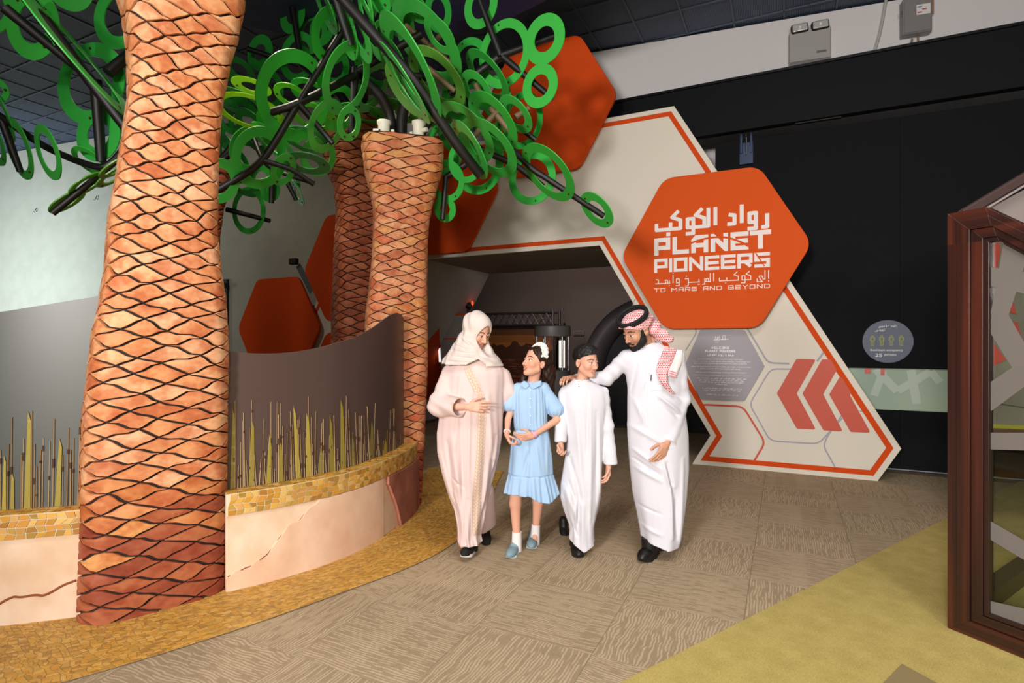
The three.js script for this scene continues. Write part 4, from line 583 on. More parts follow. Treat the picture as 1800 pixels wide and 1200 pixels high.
    const mid = shrink(gap).map((p) => [mix(p[0], c[0], .5), mix(p[1], c[1], .5)]);
    for (const [ring, off] of [[shrink(gap * .6), -.011], [shrink(gap * .85), bulge], [shrink(gap * .85), bulge], [mid, bulge + .0012]]) for (const p of ring) { const w = surf(p[0] / L, Math.max(p[1], .002), off); P.push(w.x, w.y, w.z); UV.push(p[0] + ou, p[1] + ov); }
    const w = surf(c[0] / L, c[1], bulge + .0016); P.push(w.x, w.y, w.z); UV.push(c[0] + ou, c[1] + ov);
    for (let k = 0; k < 12; k++) { const n = (k + 1) % 12; I.push(k, n, 12 + n, k, 12 + n, 12 + k, 24 + k, 24 + n, 36 + n, 24 + k, 36 + n, 36 + k, 36 + k, 36 + n, 48); }
    const sg = new THREE.BufferGeometry(); sg.setAttribute('position', new THREE.Float32BufferAttribute(P, 3)); sg.setAttribute('uv', new THREE.Float32BufferAttribute(UV, 2)); sg.setIndex(I); sg.computeVertexNormals();
    const nrm = surf(c[0] / L, c[1], .1).sub(surf(c[0] / L, c[1], 0)), toCam = camera.position.clone().sub(w).normalize(), facing = nrm.normalize().dot(toCam), pyp = 600 - (w.y - EYE) * F / -w.z, pxp = 900 + w.x / -w.z * F;
    list.push({ g: sg, m: palette(c[1], rnd()), score: (facing > 0 && pyp > -20 && pxp > -30 ? 1 : -5) + facing });
  }
  const order = [...list].sort((a, b) => b.score - a.score); const rest = new Map();
  order.forEach((e, k) => { if (k < partsMost) part('bark_scale', e.g, e.m, core); else { if (!rest.has(e.m)) rest.set(e.m, []); rest.get(e.m).push(e.g); } });
  for (const [m, l] of rest) part('bark_scales_beyond', l, m, core).userData.kind = 'stuff';
  return { surf, row };
}
const tree1 = thing('artificial_tree', 'tall foreground artificial tree, peach net-patterned trunk fading to brick red, green ring leaves at left', 'tree');
const tree2 = thing('artificial_tree', 'artificial tree with rust orange flat-topped trunk and big green ring canopy at planter end', 'tree');
const tree3 = thing('artificial_tree', 'shaded artificial tree just left behind the flat-topped trunk, with lime and green ring leaves', 'tree');
const tree4 = thing('artificial_tree', 'dark artificial tree mostly hidden behind the foreground trunk', 'tree');
{
  const A = [0xe4ac7c, 0xde9f6e, 0xe6b288, 0xda9662, 0xe2a678, 0xd6905e].map(barkMat), B = [0xd89a5c, 0xcd8850, 0xd29468, 0xc98048].map(barkMat), C = [0xa85c3a, 0x9c5232, 0xb0663e, 0x96492c, 0xa4583c].map(barkMat), D = [0xd29468, 0xc98a5c, 0xd0845a, 0xca8f55, 0xbd7a50, 0xcf9468].map(barkMat);
  const D3 = [0xa86040, 0x985434, 0xb06a48, 0xa05a38].map(barkMat), pick = (l, r) => l[Math.floor(r * l.length)];  // rear trunk: shade from the nearer trunks is darkened into its bark colours
  makeTrunk(tree1, [[-400, 160, 500], [-150, 185, 455], [0, 205, 431], [50, 219, 421], [110, 226, 404], [180, 227, 391], [240, 219, 386], [300, 210, 384], [400, 193, 382], [470, 189, 389], [530, 180, 398], [590, 167, 402], [650, 160, 402], [720, 152, 401], [800, 149, 400], [900, 146, 399], [1050, 141, 398], [1150, 139, 398]], 3.30, .80, -.14, 4.3, 8, .049, .0078, (y, r) => { const t = y + (rnd() - .5) * .34; return t < .42 ? pick(C, r) : t < .72 ? pick(B, r) : pick(A, r); }, 300);
  makeTrunk(tree2, [[235, 638, 776], [250, 636, 778], [300, 642, 776], [340, 652, 765], [370, 657, 757], [400, 657, 752], [450, 655, 750], [500, 650, 749], [560, 643, 750], [640, 641, 750], [760, 639, 745], [900, 636, 739]], 5.18, .85, -.10, 3.33, 7, .043, .0055, (y, r) => pick(y < .5 ? C : D, r), 300);
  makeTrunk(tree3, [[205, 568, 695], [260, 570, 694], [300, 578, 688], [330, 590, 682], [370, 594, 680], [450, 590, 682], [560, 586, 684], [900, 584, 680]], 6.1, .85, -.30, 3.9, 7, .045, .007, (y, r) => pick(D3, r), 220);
  makeTrunk(tree4, [[285, 283, 416], [330, 290, 404], [370, 297, 392], [420, 299, 386], [900, 296, 384]], 5.6, .85, -.1, 3.3, 7, .045, .010, (y, r) => pick(C, r), 60);
}
M.leaf = [0x45c84a, 0x4cd054, 0x3cc04a].map((c) => pmat(c, .4, { transmission: .32, thickness: 0 }));
M.lime = pmat(0xb4dc38, .4, { transmission: .5, thickness: 0 }); M.olive = pmat(0x7cc84a, .4, { transmission: .42, thickness: 0 }); M.mint = pmat(0x5fb478, .35, { transmission: .35, thickness: 0 });
M.branch = mat(0x110d0c, .5); M.bolt = mat(0x5c4630, .4, { metalness: .6 });
let leafCount = 0;
// a leaf is one sheet of acrylic: rings given as [x, y, long radius, short radius, tilt in degrees, hole] in the photograph, at a distance Z
function leaf(tree, rings, Z, o = {}) {
  const [cx, cy, a, b, deg] = rings[0], th = deg * Math.PI / 180, k = Z / F, c = at(cx, cy, Z), r = at(cx, cy, 1).sub(V(0, EYE, 0)).normalize();
  const A = V(Math.cos(th), -Math.sin(th), 0).multiplyScalar(a * k), B = V(-Math.sin(th), -Math.cos(th), 0).multiplyScalar(b * k).addScaledVector(r, (o.sign ?? 1) * Math.sqrt(Math.max(0, 1 - (b / a) ** 2)) * a * k);
  const Nn = A.clone().cross(B).normalize(), ax = A.clone().normalize(), ay = Nn.clone().cross(ax), basis = new THREE.Matrix4().makeBasis(ax, ay, Nn).setPosition(c), inv = basis.clone().invert(), gs = []; const bolts = [];
  rings.forEach(([x, y, R0, , , hole], i) => {
    let p = c; if (i) { const d = at(x, y, 1).sub(V(0, EYE, 0)); const t = c.clone().sub(V(0, EYE, 0)).dot(Nn) / d.dot(Nn); p = d.multiplyScalar(t).add(V(0, EYE, 0)); }
    const R = R0 * -p.z / F, s = new THREE.Shape(); s.absarc(0, 0, R, 0, Math.PI * 2); const h = new THREE.Path(); h.absarc(0, 0, R * hole * .94, 0, Math.PI * 2, true); s.holes.push(h);
    const l = p.clone().applyMatrix4(inv); gs.push(new THREE.ExtrudeGeometry(s, { depth: .008, bevelEnabled: false, curveSegments: 40 }).translate(l.x, l.y, -.004 + i * .0004));
    const m = R * (1 + hole) / 2; for (const q of [-1, 1]) bolts.push([l.x + q * m, l.y]);
  });
  const m = part('leaf', gs, o.m ?? M.leaf[leafCount++ % 3], tree); m.applyMatrix4(basis);
  if (o.bolts !== 0) for (const [x, y] of bolts.slice(0, 2)) part('bolt', new THREE.CylinderGeometry(.009, .009, .022, 8).rotateX(Math.PI / 2).translate(x, y, 0), M.bolt, m);
  return m;
}
const branch = (tree, pts, r = .026, name = 'branch', m = M.branch) => part(name, pts.length === 2 ? rod(at(...pts[0]), at(...pts[1]), r * 1.25, r * 1.05, 8) : tube(pts.map((p) => at(...p)), r * 1.18, 10), m, tree);
{ // leaves and branches of the foreground tree (upper left)
  const t = tree1, Z = 3.5;
  leaf(t, [[57, 42, 60, 54, 60, .58], [-8, 15, 40, 36, 0, .6]], 3.4);
  leaf(t, [[143, 103, 128, 13, 53, .7]], 3.3, { sign: -1 });
  leaf(t, [[160, 147, 72, 68, 90, .70], [173, 237, 47, 45, 0, .53], [213, 28, 58, 54, 0, .66]], 3.75);
  leaf(t, [[33, 262, 52, 22, 62, .74], [84, 268, 47, 24, 60, .72]], 3.9); leaf(t, [[-4, 158, 20, 18, 0, .5]], 3.8); leaf(t, [[4, 205, 44, 12, 60, .7]], 3.9);
  leaf(t, [[118, 354, 33, 10, -38, .62], [154, 323, 34, 10, -38, .68]], 3.7, { m: M.olive }); leaf(t, [[158, 283, 30, 16, 15, .74]], 3.75); leaf(t, [[205, 307, 38, 9, -35, .7], [212, 290, 40, 8, -35, .8]], 3.7, { m: M.olive });
  leaf(t, [[120, -30, 44, 40, 0, .55]], 3.7); leaf(t, [[-10, 250, 40, 16, 60, .7]], 4.0);
  branch(t, [[8, 14, 3.25], [147, 128, 3.5]]); branch(t, [[48, -4, 3.2], [148, 128, 3.45], [228, 232, 3.6]], .03); branch(t, [[168, 140, 3.62], [178, 284, 3.7]], .028); branch(t, [[190, 128, 3.6], [236, 88, 3.7]], .03); branch(t, [[228, 232, 3.6], [300, 300, 3.9]], .03);
  branch(t, [[-6, 200, 3.85], [84, 260, 3.85], [178, 294, 3.7], [222, 258, 3.75]], .02); branch(t, [[2, 208, 3.85], [36, 302, 3.95]], .02); branch(t, [[92, 375, 3.6], [174, 308, 3.68], [222, 266, 3.75]], .018);
}
{ // canopy of the flat-topped tree: right-hand cluster
  const t = tree2;
  leaf(t, [[722, 122, 97, 26, 56, .72]], 4.05); leaf(t, [[712, 148, 76, 10, 55, .7]], 4.1); leaf(t, [[713, 158, 52, 20, 46, .40]], 4.5, { m: M.olive });
  leaf(t, [[826, 264, 55, 17, 56, .66]], 4.35); leaf(t, [[642, 12, 44, 11, 72, .6]], 4.2); leaf(t, [[632, 60, 48, 13, 63, .55]], 4.3); leaf(t, [[668, 2, 22, 14, 30, .0001]], 4.2);
  leaf(t, [[750, 76, 80, 37, 40, .72], [773, 62, 36, 16, 40, .6]], 5.0, { m: M.leaf[1] }); leaf(t, [[768, 138, 62, 30, 36, .72]], 5.05, { m: M.olive }); leaf(t, [[690, 28, 45, 22, 30, .5], [730, 14, 30, 15, 30, .5]], 5.1);
  leaf(t, [[838, 159, 37, 19, 44, .62]], 5.0); leaf(t, [[857, 134, 52, 21, 44, .72]], 5.1); leaf(t, [[866, 214, 58, 27, 44, .68]], 4.9); leaf(t, [[906, 201, 38, 18, 42, .6]], 5.0);
  leaf(t, [[818, 234, 62, 30, 38, .76], [858, 260, 62, 36, 48, .74]], 4.8); leaf(t, [[963, 304, 60, 28, 44, .74]], 4.9); leaf(t, [[1049, 369, 37, 18, 47, .56]], 4.95);
  leaf(t, [[886, 95, 57, 44, 80, .78], [845, 10, 38, 31, 90, .6], [957, 69, 42, 32, 85, .54], [949, 151, 37, 30, 85, .55]], 5.2, { m: M.leaf[1] });
  leaf(t, [[918, 212, 48, 34, 80, .8]], 5.4, { m: M.leaf[2] }); leaf(t, [[838, 282, 58, 46, 70, .78]], 5.5, { m: M.leaf[2] }); leaf(t, [[935, 313, 46, 40, 80, .76]], 5.4, { m: M.leaf[2] }); leaf(t, [[826, 112, 42, 34, 70, .74]], 5.6, { m: M.leaf[2] });
  leaf(t, [[786, 318, 36, 30, 60, .72], [782, 367, 23, 21, 80, .5], [818, 284, 36, 30, 60, .75]], 5.3, { m: M.leaf[2] }); leaf(t, [[800, 215, 50, 34, 70, .74]], 5.7, { m: M.leaf[2] });
  for (const [r, z, k] of [[[640, 35, 70, 14, 60, .7], 4.4, 0], [[606, 20, 50, 10, 68, .5], 4.45, 1], [[665, 80, 45, 20, -60, .6], 5.0, 1], [[655, 152, 50, 20, -55, .7], 5.2, 2], [[700, 60, 40, 18, -50, .55], 5.4, 2], [[660, 118, 40, 25, 20, .7], 5.6, 2], [[745, 204, 50, 16, 6, .7], 5.6, 2], [[640, 200, 45, 14, 8, .7], 5.6, 2], [[800, 180, 32, 20, 50, .6], 5.4, 0], [[872, 172, 36, 25, 60, .7], 5.5, 2], [[770, 20, 34, 22, 60, .6], 5.6, 2], [[690, 100, 40, 14, 50, .6], 4.7, 0], [[780, 262, 44, 34, 70, .76], 5.6, 2], [[856, 196, 40, 18, 46, .62], 5.2, 1], [[612, 62, 40, 14, 66, .62], 4.5, 0]]) leaf(t, [r], z, { m: M.leaf[k] });
  branch(t, [[596, -8, 3.95], [717, 130, 4.0], [800, 250, 4.2], [845, 308, 4.35]], .034); branch(t, [[588, -8, 4.25], [617, 80, 4.4]], .034);
  branch(t, [[880, 98, 5.15], [838, -12, 5.1]], .026); branch(t, [[880, 98, 5.15], [983, 61, 5.15]], .028); branch(t, [[884, 100, 5.15], [972, 174, 5.1]], .026); branch(t, [[880, 98, 5.2], [790, 165, 5.3]], .034);
  branch(t, [[822, 165, 5.25], [832, 240, 5.2], [845, 262, 5.2], [905, 290, 5.3], [955, 328, 5.35]], .024); branch(t, [[880, 240, 5.1], [930, 292, 5.0], [968, 318, 4.98], [1062, 380, 5.0]], .022); branch(t, [[890, 208, 5.2], [942, 246, 5.2]], .022); branch(t, [[826, 284, 5.3], [784, 311, 5.3]], .026); branch(t, [[784, 309, 5.3], [778, 386, 5.3]], .022);
  // star plates that carry the leaves
  const plate = mat(0x7a6244, .55); for (const [a, b] of [[[712, 45, 5.05], [796, 115, 5.1]], [[745, 92, 5.06], [778, 58, 5.06]], [[752, 120, 5.1], [800, 160, 5.12]], [[716, 160, 4.6], [700, 150, 4.6]], [[828, 245, 4.95], [880, 190, 5.0]], [[846, 172, 5.05], [836, 148, 5.05]], [[862, 190, 5.0], [900, 235, 5.0]], [[906, 206, 5.05], [930, 190, 5.05]]]) branch(t, [a, b], .024, 'carrier_plate', plate);
  branch(t, [[637, 138, 4.9], [668, 168, 5.0], [684, 200, 5.1], [691, 240, 5.18]], .04); branch(t, [[716, 165, 5.0], [707, 205, 5.1], [706, 240, 5.18]], .042); branch(t, [[770, 190, 5.2], [745, 222, 5.25], [733, 245, 5.25]], .045);
  branch(t, [[670, 130, 4.85], [740, 135, 5.0]], .03); branch(t, [[740, 60, 4.9], [628, 125, 4.85]], .03); branch(t, [[671, 22, 4.9], [645, 100, 4.85]], .032);
}
{ // left-hand cluster of the canopy carried by the tree behind
  const t = tree3, Z = 4.5;
  leaf(t, [[518, 170, 76, 50, -64, .76], [457, 278, 54, 35, -58, .72], [384, 318, 40, 28, -55, .62]], 4.5, { m: M.leaf[0] });
  leaf(t, [[584, 62, 48, 28, -62, .66]], 4.6, { m: M.leaf[0] }); leaf(t, [[572, 16, 42, 10, 60, .55]], 4.4); leaf(t, [[610, 139, 64, 32, -62, .78], [574, 222, 48, 24, -62, .74]], 4.55, { m: M.leaf[1] });
  leaf(t, [[614, 217, 30, 17, -68, .62]], 4.7); leaf(t, [[498, 298, 30, 16, -60, .6]], 4.6);
  leaf(t, [[442, 152, 33, 12, 7, .53]], 4.9, { m: M.lime }); leaf(t, [[440, 197, 56, 25, 3, .84]], 4.9, { m: M.lime }); leaf(t, [[512, 168, 30, 16, 8, .68]], 5.0, { m: M.olive }); leaf(t, [[552, 205, 40, 19, 5, .74]], 5.0, { m: M.olive });
  leaf(t, [[540, 246, 40, 18, 6, .74]], 4.8, { m: M.mint }); leaf(t, [[540, 287, 39, 16, 2, .52]], 4.75, { m: M.mint }); leaf(t, [[690, 195, 46, 18, 5, .7]], 5.6, { m: M.leaf[2] }); leaf(t, [[660, 178, 40, 14, 5, .7]], 5.7, { m: M.olive });
  for (const r of [[514, 27, 31, 24, 84, .5], [457, 92, 30, 25, 84, .5], [524, 100, 42, 36, 80, .72], [421, 122, 27, 15, 15, .55], [474, 158, 32, 26, 60, .7], [406, 243, 25, 22, 30, .58], [566, 50, 30, 24, 84, .6]]) leaf(t, [r], 6.3, { m: M.leaf[2], bolts: 0 });
  for (const [r, z, k] of [[[420, 180, 45, 18, 10, .75], 5.6, 2], [[430, 215, 40, 30, 50, .75], 6.0, 2], [[470, 215, 34, 26, 70, .7], 5.9, 2], [[400, 155, 30, 20, 40, .6], 6.2, 2], [[490, 225, 40, 18, 20, .75], 5.4, 1], [[560, 275, 34, 24, -60, .7], 5.2, 1], [[595, 190, 40, 26, -60, .72], 5.0, 0], [[440, 262, 40, 26, -60, .75], 5.6, 1], [[415, 292, 30, 24, 40, .7], 5.8, 2], [[545, 163, 34, 18, 10, .7], 5.6, 1], [[590, 120, 30, 26, 80, .6], 5.9, 2], [[548, 60, 36, 30, 84, .7], 6.4, 2], [[480, 250, 44, 16, 30, .74], 5.3, 0], [[404, 205, 30, 22, 50, .7], 6.0, 1]]) leaf(t, [r], z, { m: M.leaf[k], bolts: 0 });
  branch(t, [[607, 48, 4.5], [525, 180, 4.45]], .024); branch(t, [[525, 180, 4.45], [460, 282, 4.4], [380, 336, 4.35]], .024); branch(t, [[468, 200, 4.4], [525, 181, 4.45], [622, 133, 4.8]], .026); branch(t, [[525, 182, 4.45], [585, 252, 4.5]], .022); branch(t, [[463, 282, 4.4], [512, 298, 4.5], [552, 324, 4.6]], .018);
  branch(t, [[625, 120, 4.85], [617, 242, 4.8]], .028); branch(t, [[510, -10, 6.2], [530, 110, 6.2]], .03); branch(t, [[435, 86, 6.2], [535, 118, 6.3]], .025); branch(t, [[600, 92, 5.4], [545, 100, 6.0]], .024);
  branch(t, [[628, 125, 4.85], [640, 170, 5.6], [632, 225, 6.1]], .04); branch(t, [[530, 112, 6.2], [600, 170, 6.15], [625, 225, 6.1]], .04);
}
{ // lower back leaves of the half-hidden tree
  const t = tree4;
  leaf(t, [[437, 370, 41, 34, 80, .80]], 6.0, { m: M.leaf[1] }); leaf(t, [[475, 334, 21, 19, 80, .5]], 5.6, { m: M.leaf[2] }); leaf(t, [[524, 340, 22, 6, 62, .6]], 5.6, { m: M.leaf[2] }); leaf(t, [[420, 318, 38, 18, 20, .6]], 5.8, { m: M.leaf[2] }); leaf(t, [[515, 312, 20, 8, 50, .5]], 5.6, { m: M.leaf[2] }); leaf(t, [[400, 270, 34, 16, 60, .6]], 5.7, { m: M.leaf[2] }); leaf(t, [[444, 230, 40, 22, 40, .7]], 5.8, { m: M.leaf[2] }); leaf(t, [[460, 318, 30, 24, 70, .6]], 5.8, { m: M.leaf[1] });
  branch(t, [[398, 368, 5.9], [475, 388, 5.95]], .022); branch(t, [[480, 290, 5.5], [477, 357, 5.55]], .024); branch(t, [[504, 318, 5.5], [521, 352, 5.55]], .02); branch(t, [[438, 222, 5.6], [470, 290, 5.5], [552, 322, 5.5]], .02); branch(t, [[420, 260, 5.6], [388, 282, 5.6]], .03); branch(t, [[438, 222, 5.6], [380, 290, 5.6]], .03);
}
{ // small uplights on the trunk tops
  const mk = (px, py, Z, label, turn) => { const p = at(px, py, Z), o = thing('uplight', label, 'spotlight', p.toArray(), turn), w = mat(0xdcd6c2, .45); part('barrel', new THREE.LatheGeometry([[0, -.05], [.05, -.05], [.052, .05], [.062, .06], [.062, .085], [.05, .085], [.05, .06], [0, .055]].map((q) => new THREE.Vector2(...q)), 24), w, o); part('side_knob', new THREE.CylinderGeometry(.02, .02, .05, 12).rotateZ(Math.PI / 2).translate(-.07, 0, 0), w, o); part('screw', new THREE.SphereGeometry(.009, 8, 6).translate(-.03, -.01, .045), M.black, o); part('stirrup', rbox(.03, .08, .04, .008, .08, -.03, 0), w, o); };
  mk(675, 230, 5.0, 'white uplight on the flat trunk top, the left one of the front pair', 0); mk(736, 231, 5.0, 'white uplight on the flat trunk top, the right one of the front pair', 2.6); mk(662, 212, 6.0, 'shaded uplight farther back on the rear trunk top', 0);
}
// ---------------------------------------------------------------- people: signed-distance bodies and garments, meshed by surface nets
const smin = (a, b, k) => { const h = Math.max(k - Math.abs(a - b), 0) / k; return Math.min(a, b) - h * h * k * .25; };
const smax = (a, b, k) => -smin(-a, -b, k);
function cap(p, a, b, ra, rb) { const bx = b[0] - a[0], by = b[1] - a[1], bz = b[2] - a[2], px = p[0] - a[0], py = p[1] - a[1], pz = p[2] - a[2]; const t = clamp((px * bx + py * by + pz * bz) / (bx * bx + by * by + bz * bz + 1e-9), 0, 1); const x = px - bx * t, y = py - by * t, z = pz - bz * t; return Math.sqrt(x * x + y * y + z * z) - (ra + (rb - ra) * t); }
function ell(p, c, r) { const x = p[0] - c[0], y = p[1] - c[1], z = p[2] - c[2]; const k0 = Math.hypot(x / r[0], y / r[1], z / r[2]), k1 = Math.hypot(x / (r[0] * r[0]), y / (r[1] * r[1]), z / (r[2] * r[2])); return k1 < 1e-6 ? -Math.min(...r) : k0 * (k0 - 1) / k1; }
const sph = (p, c, r) => Math.hypot(p[0] - c[0], p[1] - c[1], p[2] - c[2]) - r;
function sdfMesh(f, lo, hi, h, color) {
  const B = 4, n = [0, 1, 2].map((k) => Math.ceil((hi[k] - lo[k]) / h / B) * B + 1), [nx, ny, nz] = n, val = new Float32Array(nx * ny * nz).fill(1), at3 = (i, j, k) => (k * ny + j) * nx + i;
  for (let K = 0; K < nz; K += B) for (let J = 0; J < ny; J += B) for (let I = 0; I < nx; I += B) {
    const c = f([lo[0] + (I + B / 2) * h, lo[1] + (J + B / 2) * h, lo[2] + (K + B / 2) * h]), far = Math.abs(c) > B * h * 1.5;
    for (let k = K; k < Math.min(K + B, nz); k++) for (let j = J; j < Math.min(J + B, ny); j++) for (let i = I; i < Math.min(I + B, nx); i++) val[at3(i, j, k)] = far ? c : f([lo[0] + i * h, lo[1] + j * h, lo[2] + k * h]);
  }
  const id = new Int32Array(nx * ny * nz).fill(-1), pos = [], idx = [], C = [[0, 0, 0], [1, 0, 0], [0, 1, 0], [1, 1, 0], [0, 0, 1], [1, 0, 1], [0, 1, 1], [1, 1, 1]], Ed = [[0, 1], [2, 3], [4, 5], [6, 7], [0, 2], [1, 3], [4, 6], [5, 7], [0, 4], [1, 5], [2, 6], [3, 7]];
  for (let k = 0; k < nz - 1; k++) for (let j = 0; j < ny - 1; j++) for (let i = 0; i < nx - 1; i++) {
    let m = 0; const v = C.map((c) => val[at3(i + c[0], j + c[1], k + c[2])]); v.forEach((q, b) => { if (q < 0) m |= 1 << b; }); if (m === 0 || m === 255) continue;
    let x = 0, y = 0, z = 0, w = 0; for (const [a, b] of Ed) if ((v[a] < 0) !== (v[b] < 0)) { const t = v[a] / (v[a] - v[b]); x += mix(C[a][0], C[b][0], t); y += mix(C[a][1], C[b][1], t); z += mix(C[a][2], C[b][2], t); w++; }
    id[at3(i, j, k)] = pos.length / 3; pos.push(lo[0] + (i + x / w) * h, lo[1] + (j + y / w) * h, lo[2] + (k + z / w) * h);
  }
  const st = [1, nx, nx * ny];
  for (let k = 1; k < nz - 1; k++) for (let j = 1; j < ny - 1; j++) for (let i = 1; i < nx - 1; i++) { const o = at3(i, j, k), a = val[o] < 0; for (let d = 0; d < 3; d++) { const b = val[o + st[d]] < 0; if (a === b) continue; const u = st[(d + 1) % 3], v = st[(d + 2) % 3], q = [id[o], id[o - u], id[o - u - v], id[o - v]]; if (q.some((e) => e < 0)) continue; a ? idx.push(q[0], q[1], q[2], q[0], q[2], q[3]) : idx.push(q[0], q[2], q[1], q[0], q[3], q[2]); } }
  const N = pos.length / 3, nor = new Float32Array(N * 3), uv = new Float32Array(N * 2), col = color ? new Float32Array(N * 3) : null, e = h * .6;
  for (let i = 0; i < N; i++) {
    const p = [pos[3 * i], pos[3 * i + 1], pos[3 * i + 2]], g = [0, 1, 2].map((d) => { const a = [...p], b = [...p]; a[d] += e; b[d] -= e; return f(a) - f(b); }), l = Math.hypot(...g) || 1; for (let d = 0; d < 3; d++) nor[3 * i + d] = g[d] / l;
    const ax = Math.abs(g[0]), ay = Math.abs(g[1]), az = Math.abs(g[2]); if (az >= ax * .6 && az >= ay * .6) { uv[2 * i] = p[0]; uv[2 * i + 1] = p[1]; } else if (ax > ay) { uv[2 * i] = p[2] + .37; uv[2 * i + 1] = p[1]; } else { uv[2 * i] = p[0]; uv[2 * i + 1] = p[2]; }
    if (col) { const c = color(p, g.map((q) => q / l)); col[3 * i] = c[0]; col[3 * i + 1] = c[1]; col[3 * i + 2] = c[2]; }
  }
  const G = new THREE.BufferGeometry(); G.setAttribute('position', new THREE.Float32BufferAttribute(pos, 3)); G.setAttribute('normal', new THREE.BufferAttribute(nor, 3)); G.setAttribute('uv', new THREE.BufferAttribute(uv, 2)); if (col) G.setAttribute('color', new THREE.BufferAttribute(col, 3)); G.setIndex(idx); return G;
}
const lin = (h) => { const c = new THREE.Color(h); return [c.r, c.g, c.b]; };
const bound = (pts, pad) => [[0, 1, 2].map((k) => Math.min(...pts.map((p) => p[k])) - pad), [0, 1, 2].map((k) => Math.max(...pts.map((p) => p[k])) + pad)];
const nrm3 = (v) => { const l = Math.hypot(...v); return v.map((q) => q / l); }, cross3 = (a, b) => [a[1] * b[2] - a[2] * b[1], a[2] * b[0] - a[0] * b[2], a[0] * b[1] - a[1] * b[0]], add3 = (a, b, k = 1) => [a[0] + b[0] * k, a[1] + b[1] * k, a[2] + b[2] * k], dot3 = (a, b) => a[0] * b[0] + a[1] * b[1] + a[2] * b[2];
class Person {
  constructor(name, label, px, Zp) { this.Zp = Zp; this.bx = (px - 900) / F * Zp; this.o = thing('person', label, 'person', [this.bx, 0, -Zp]); this.skin = []; }
  L(px, py, dz = 0) { const p = at(px, py, this.Zp - dz); return [p.x - this.bx, p.y, p.z + this.Zp]; }
  rows(list) {                                   // [py, left px, right px, centre depth, half depth] -> table over height
    const r = list.map(([py, xl, xr, zc, hd]) => { const a = this.L(xl, py), b = this.L(xr, py); return [a[1], (a[0] + b[0]) / 2, (b[0] - a[0]) / 2, zc, hd]; }).sort((a, b) => a[0] - b[0]);
    const y0 = r[0][0], y1 = r[r.length - 1][0], n = 400, T = []; for (let i = 0; i <= n; i++) { const y = mix(y0, y1, i / n); let k = 0; while (k + 2 < r.length && y > r[k + 1][0]) k++; const t = (y - r[k][0]) / (r[k + 1][0] - r[k][0]); T.push([1, 2, 3, 4].map((q) => mix(r[k][q], r[k + 1][q], t))); }
    const S = T.map((_, i) => [0, 1, 2, 3].map((q) => { let s = 0, w = 0; for (let d = -9; d <= 9; d++) { const j = clamp(i + d, 0, n), g = 10 - Math.abs(d); s += T[j][q] * g; w += g; } return s / w; }));
    return { y0, y1, at: (y) => { const k = clamp((y - y0) / (y1 - y0) * n, 0, n - 1e-6), i = Math.floor(k), f = k - i, a = S[i], b = S[i + 1]; return [mix(a[0], b[0], f), mix(a[1], b[1], f), mix(a[2], b[2], f), mix(a[3], b[3], f)]; } };
  }
  drape(tab, fold) { return (p) => { const [cx, hw, zc, hd] = tab.at(p[1]); const x = p[0] - cx, z = p[2] - zc, e = fold ? fold(p, Math.atan2(x / hw, z / hd), x / hw) : 0, a = hw + e, b = hd + e; const k0 = Math.hypot(x / a, z / b), k1 = Math.hypot(x / (a * a), z / (b * b)); return smax(k1 < 1e-5 ? -Math.min(a, b) : k0 * (k0 - 1) / k1, p[1] - tab.y1, .012); }; }
  folds(list) { const q = list.map(([x0, y0, x1, y1, amp, w]) => { const a = this.L(x0, y0), b = this.L(x1, y1), dx = b[0] - a[0], dy = b[1] - a[1]; return [a[0], a[1], dx, dy, dx * dx + dy * dy, amp * 1.5, (w ?? 5) * .0034]; }); return (p) => { let s = 0; for (const [ax, ay, dx, dy, l2, amp, w] of q) { const t = ((p[0] - ax) * dx + (p[1] - ay) * dy) / l2; if (t < -.15 || t > 1.15) continue; const tc = clamp(t, 0, 1), ex = p[0] - ax - dx * tc, ey = p[1] - ay - dy * tc, d2 = (ex * ex + ey * ey) / (w * w); if (d2 < 9) s += amp * Math.exp(-d2) * Math.sin(Math.PI * clamp(.12 + tc * .76, 0, 1)); } return s; }; }
  surf(f, px, py, from = .8) { const a = this.L(px, py, from), b = this.L(px, py, -.6), d = nrm3(add3(b, a, -1)); let t = 0, p = a; for (let i = 0; i < 160; i++) { const s = f(p); if (s < .0006) break; t += Math.min(s * .7, .03); p = add3(a, d, t); if (t > 1.5) return null; } return p; }
  strip(f, path, wpx, off = .003, across = 4) {   // a ribbon laid on a garment along a path in the photograph
    const pos = [], uv = [], idx = []; let v = 0, lastC = null, rows = 0; const n = across;
    for (let i = 0; i < path.length; i++) { const [x, y, w0] = path[i], A = path[Math.max(0, i - 1)], B2 = path[Math.min(path.length - 1, i + 1)], dx = B2[0] - A[0], dy = B2[1] - A[1], l = Math.hypot(dx, dy), w = w0 ?? wpx; const line = []; for (let k = 0; k <= n; k++) { const s = (k / n - .5) * w; line.push(this.surf(f, x + dy / l * s, y - dx / l * s)); } if (line.some((p) => !p)) continue; const c = line[n >> 1]; if (lastC) v += Math.hypot(...add3(c, lastC, -1)); lastC = c; line.forEach((p, k) => { pos.push(p[0], p[1], p[2] + off); uv.push(k / n, v); }); rows++; }
    for (let i = 0; i + 1 < rows; i++) for (let k = 0; k < n; k++) { const a = i * (n + 1) + k, b = a + n + 1; idx.push(a, b, a + 1, a + 1, b, b + 1); }
    const g = new THREE.BufferGeometry(); g.setAttribute('position', new THREE.Float32BufferAttribute(pos, 3)); g.setAttribute('uv', new THREE.Float32BufferAttribute(uv, 2)); g.setIndex(idx); g.computeVertexNormals(); return g;
  }
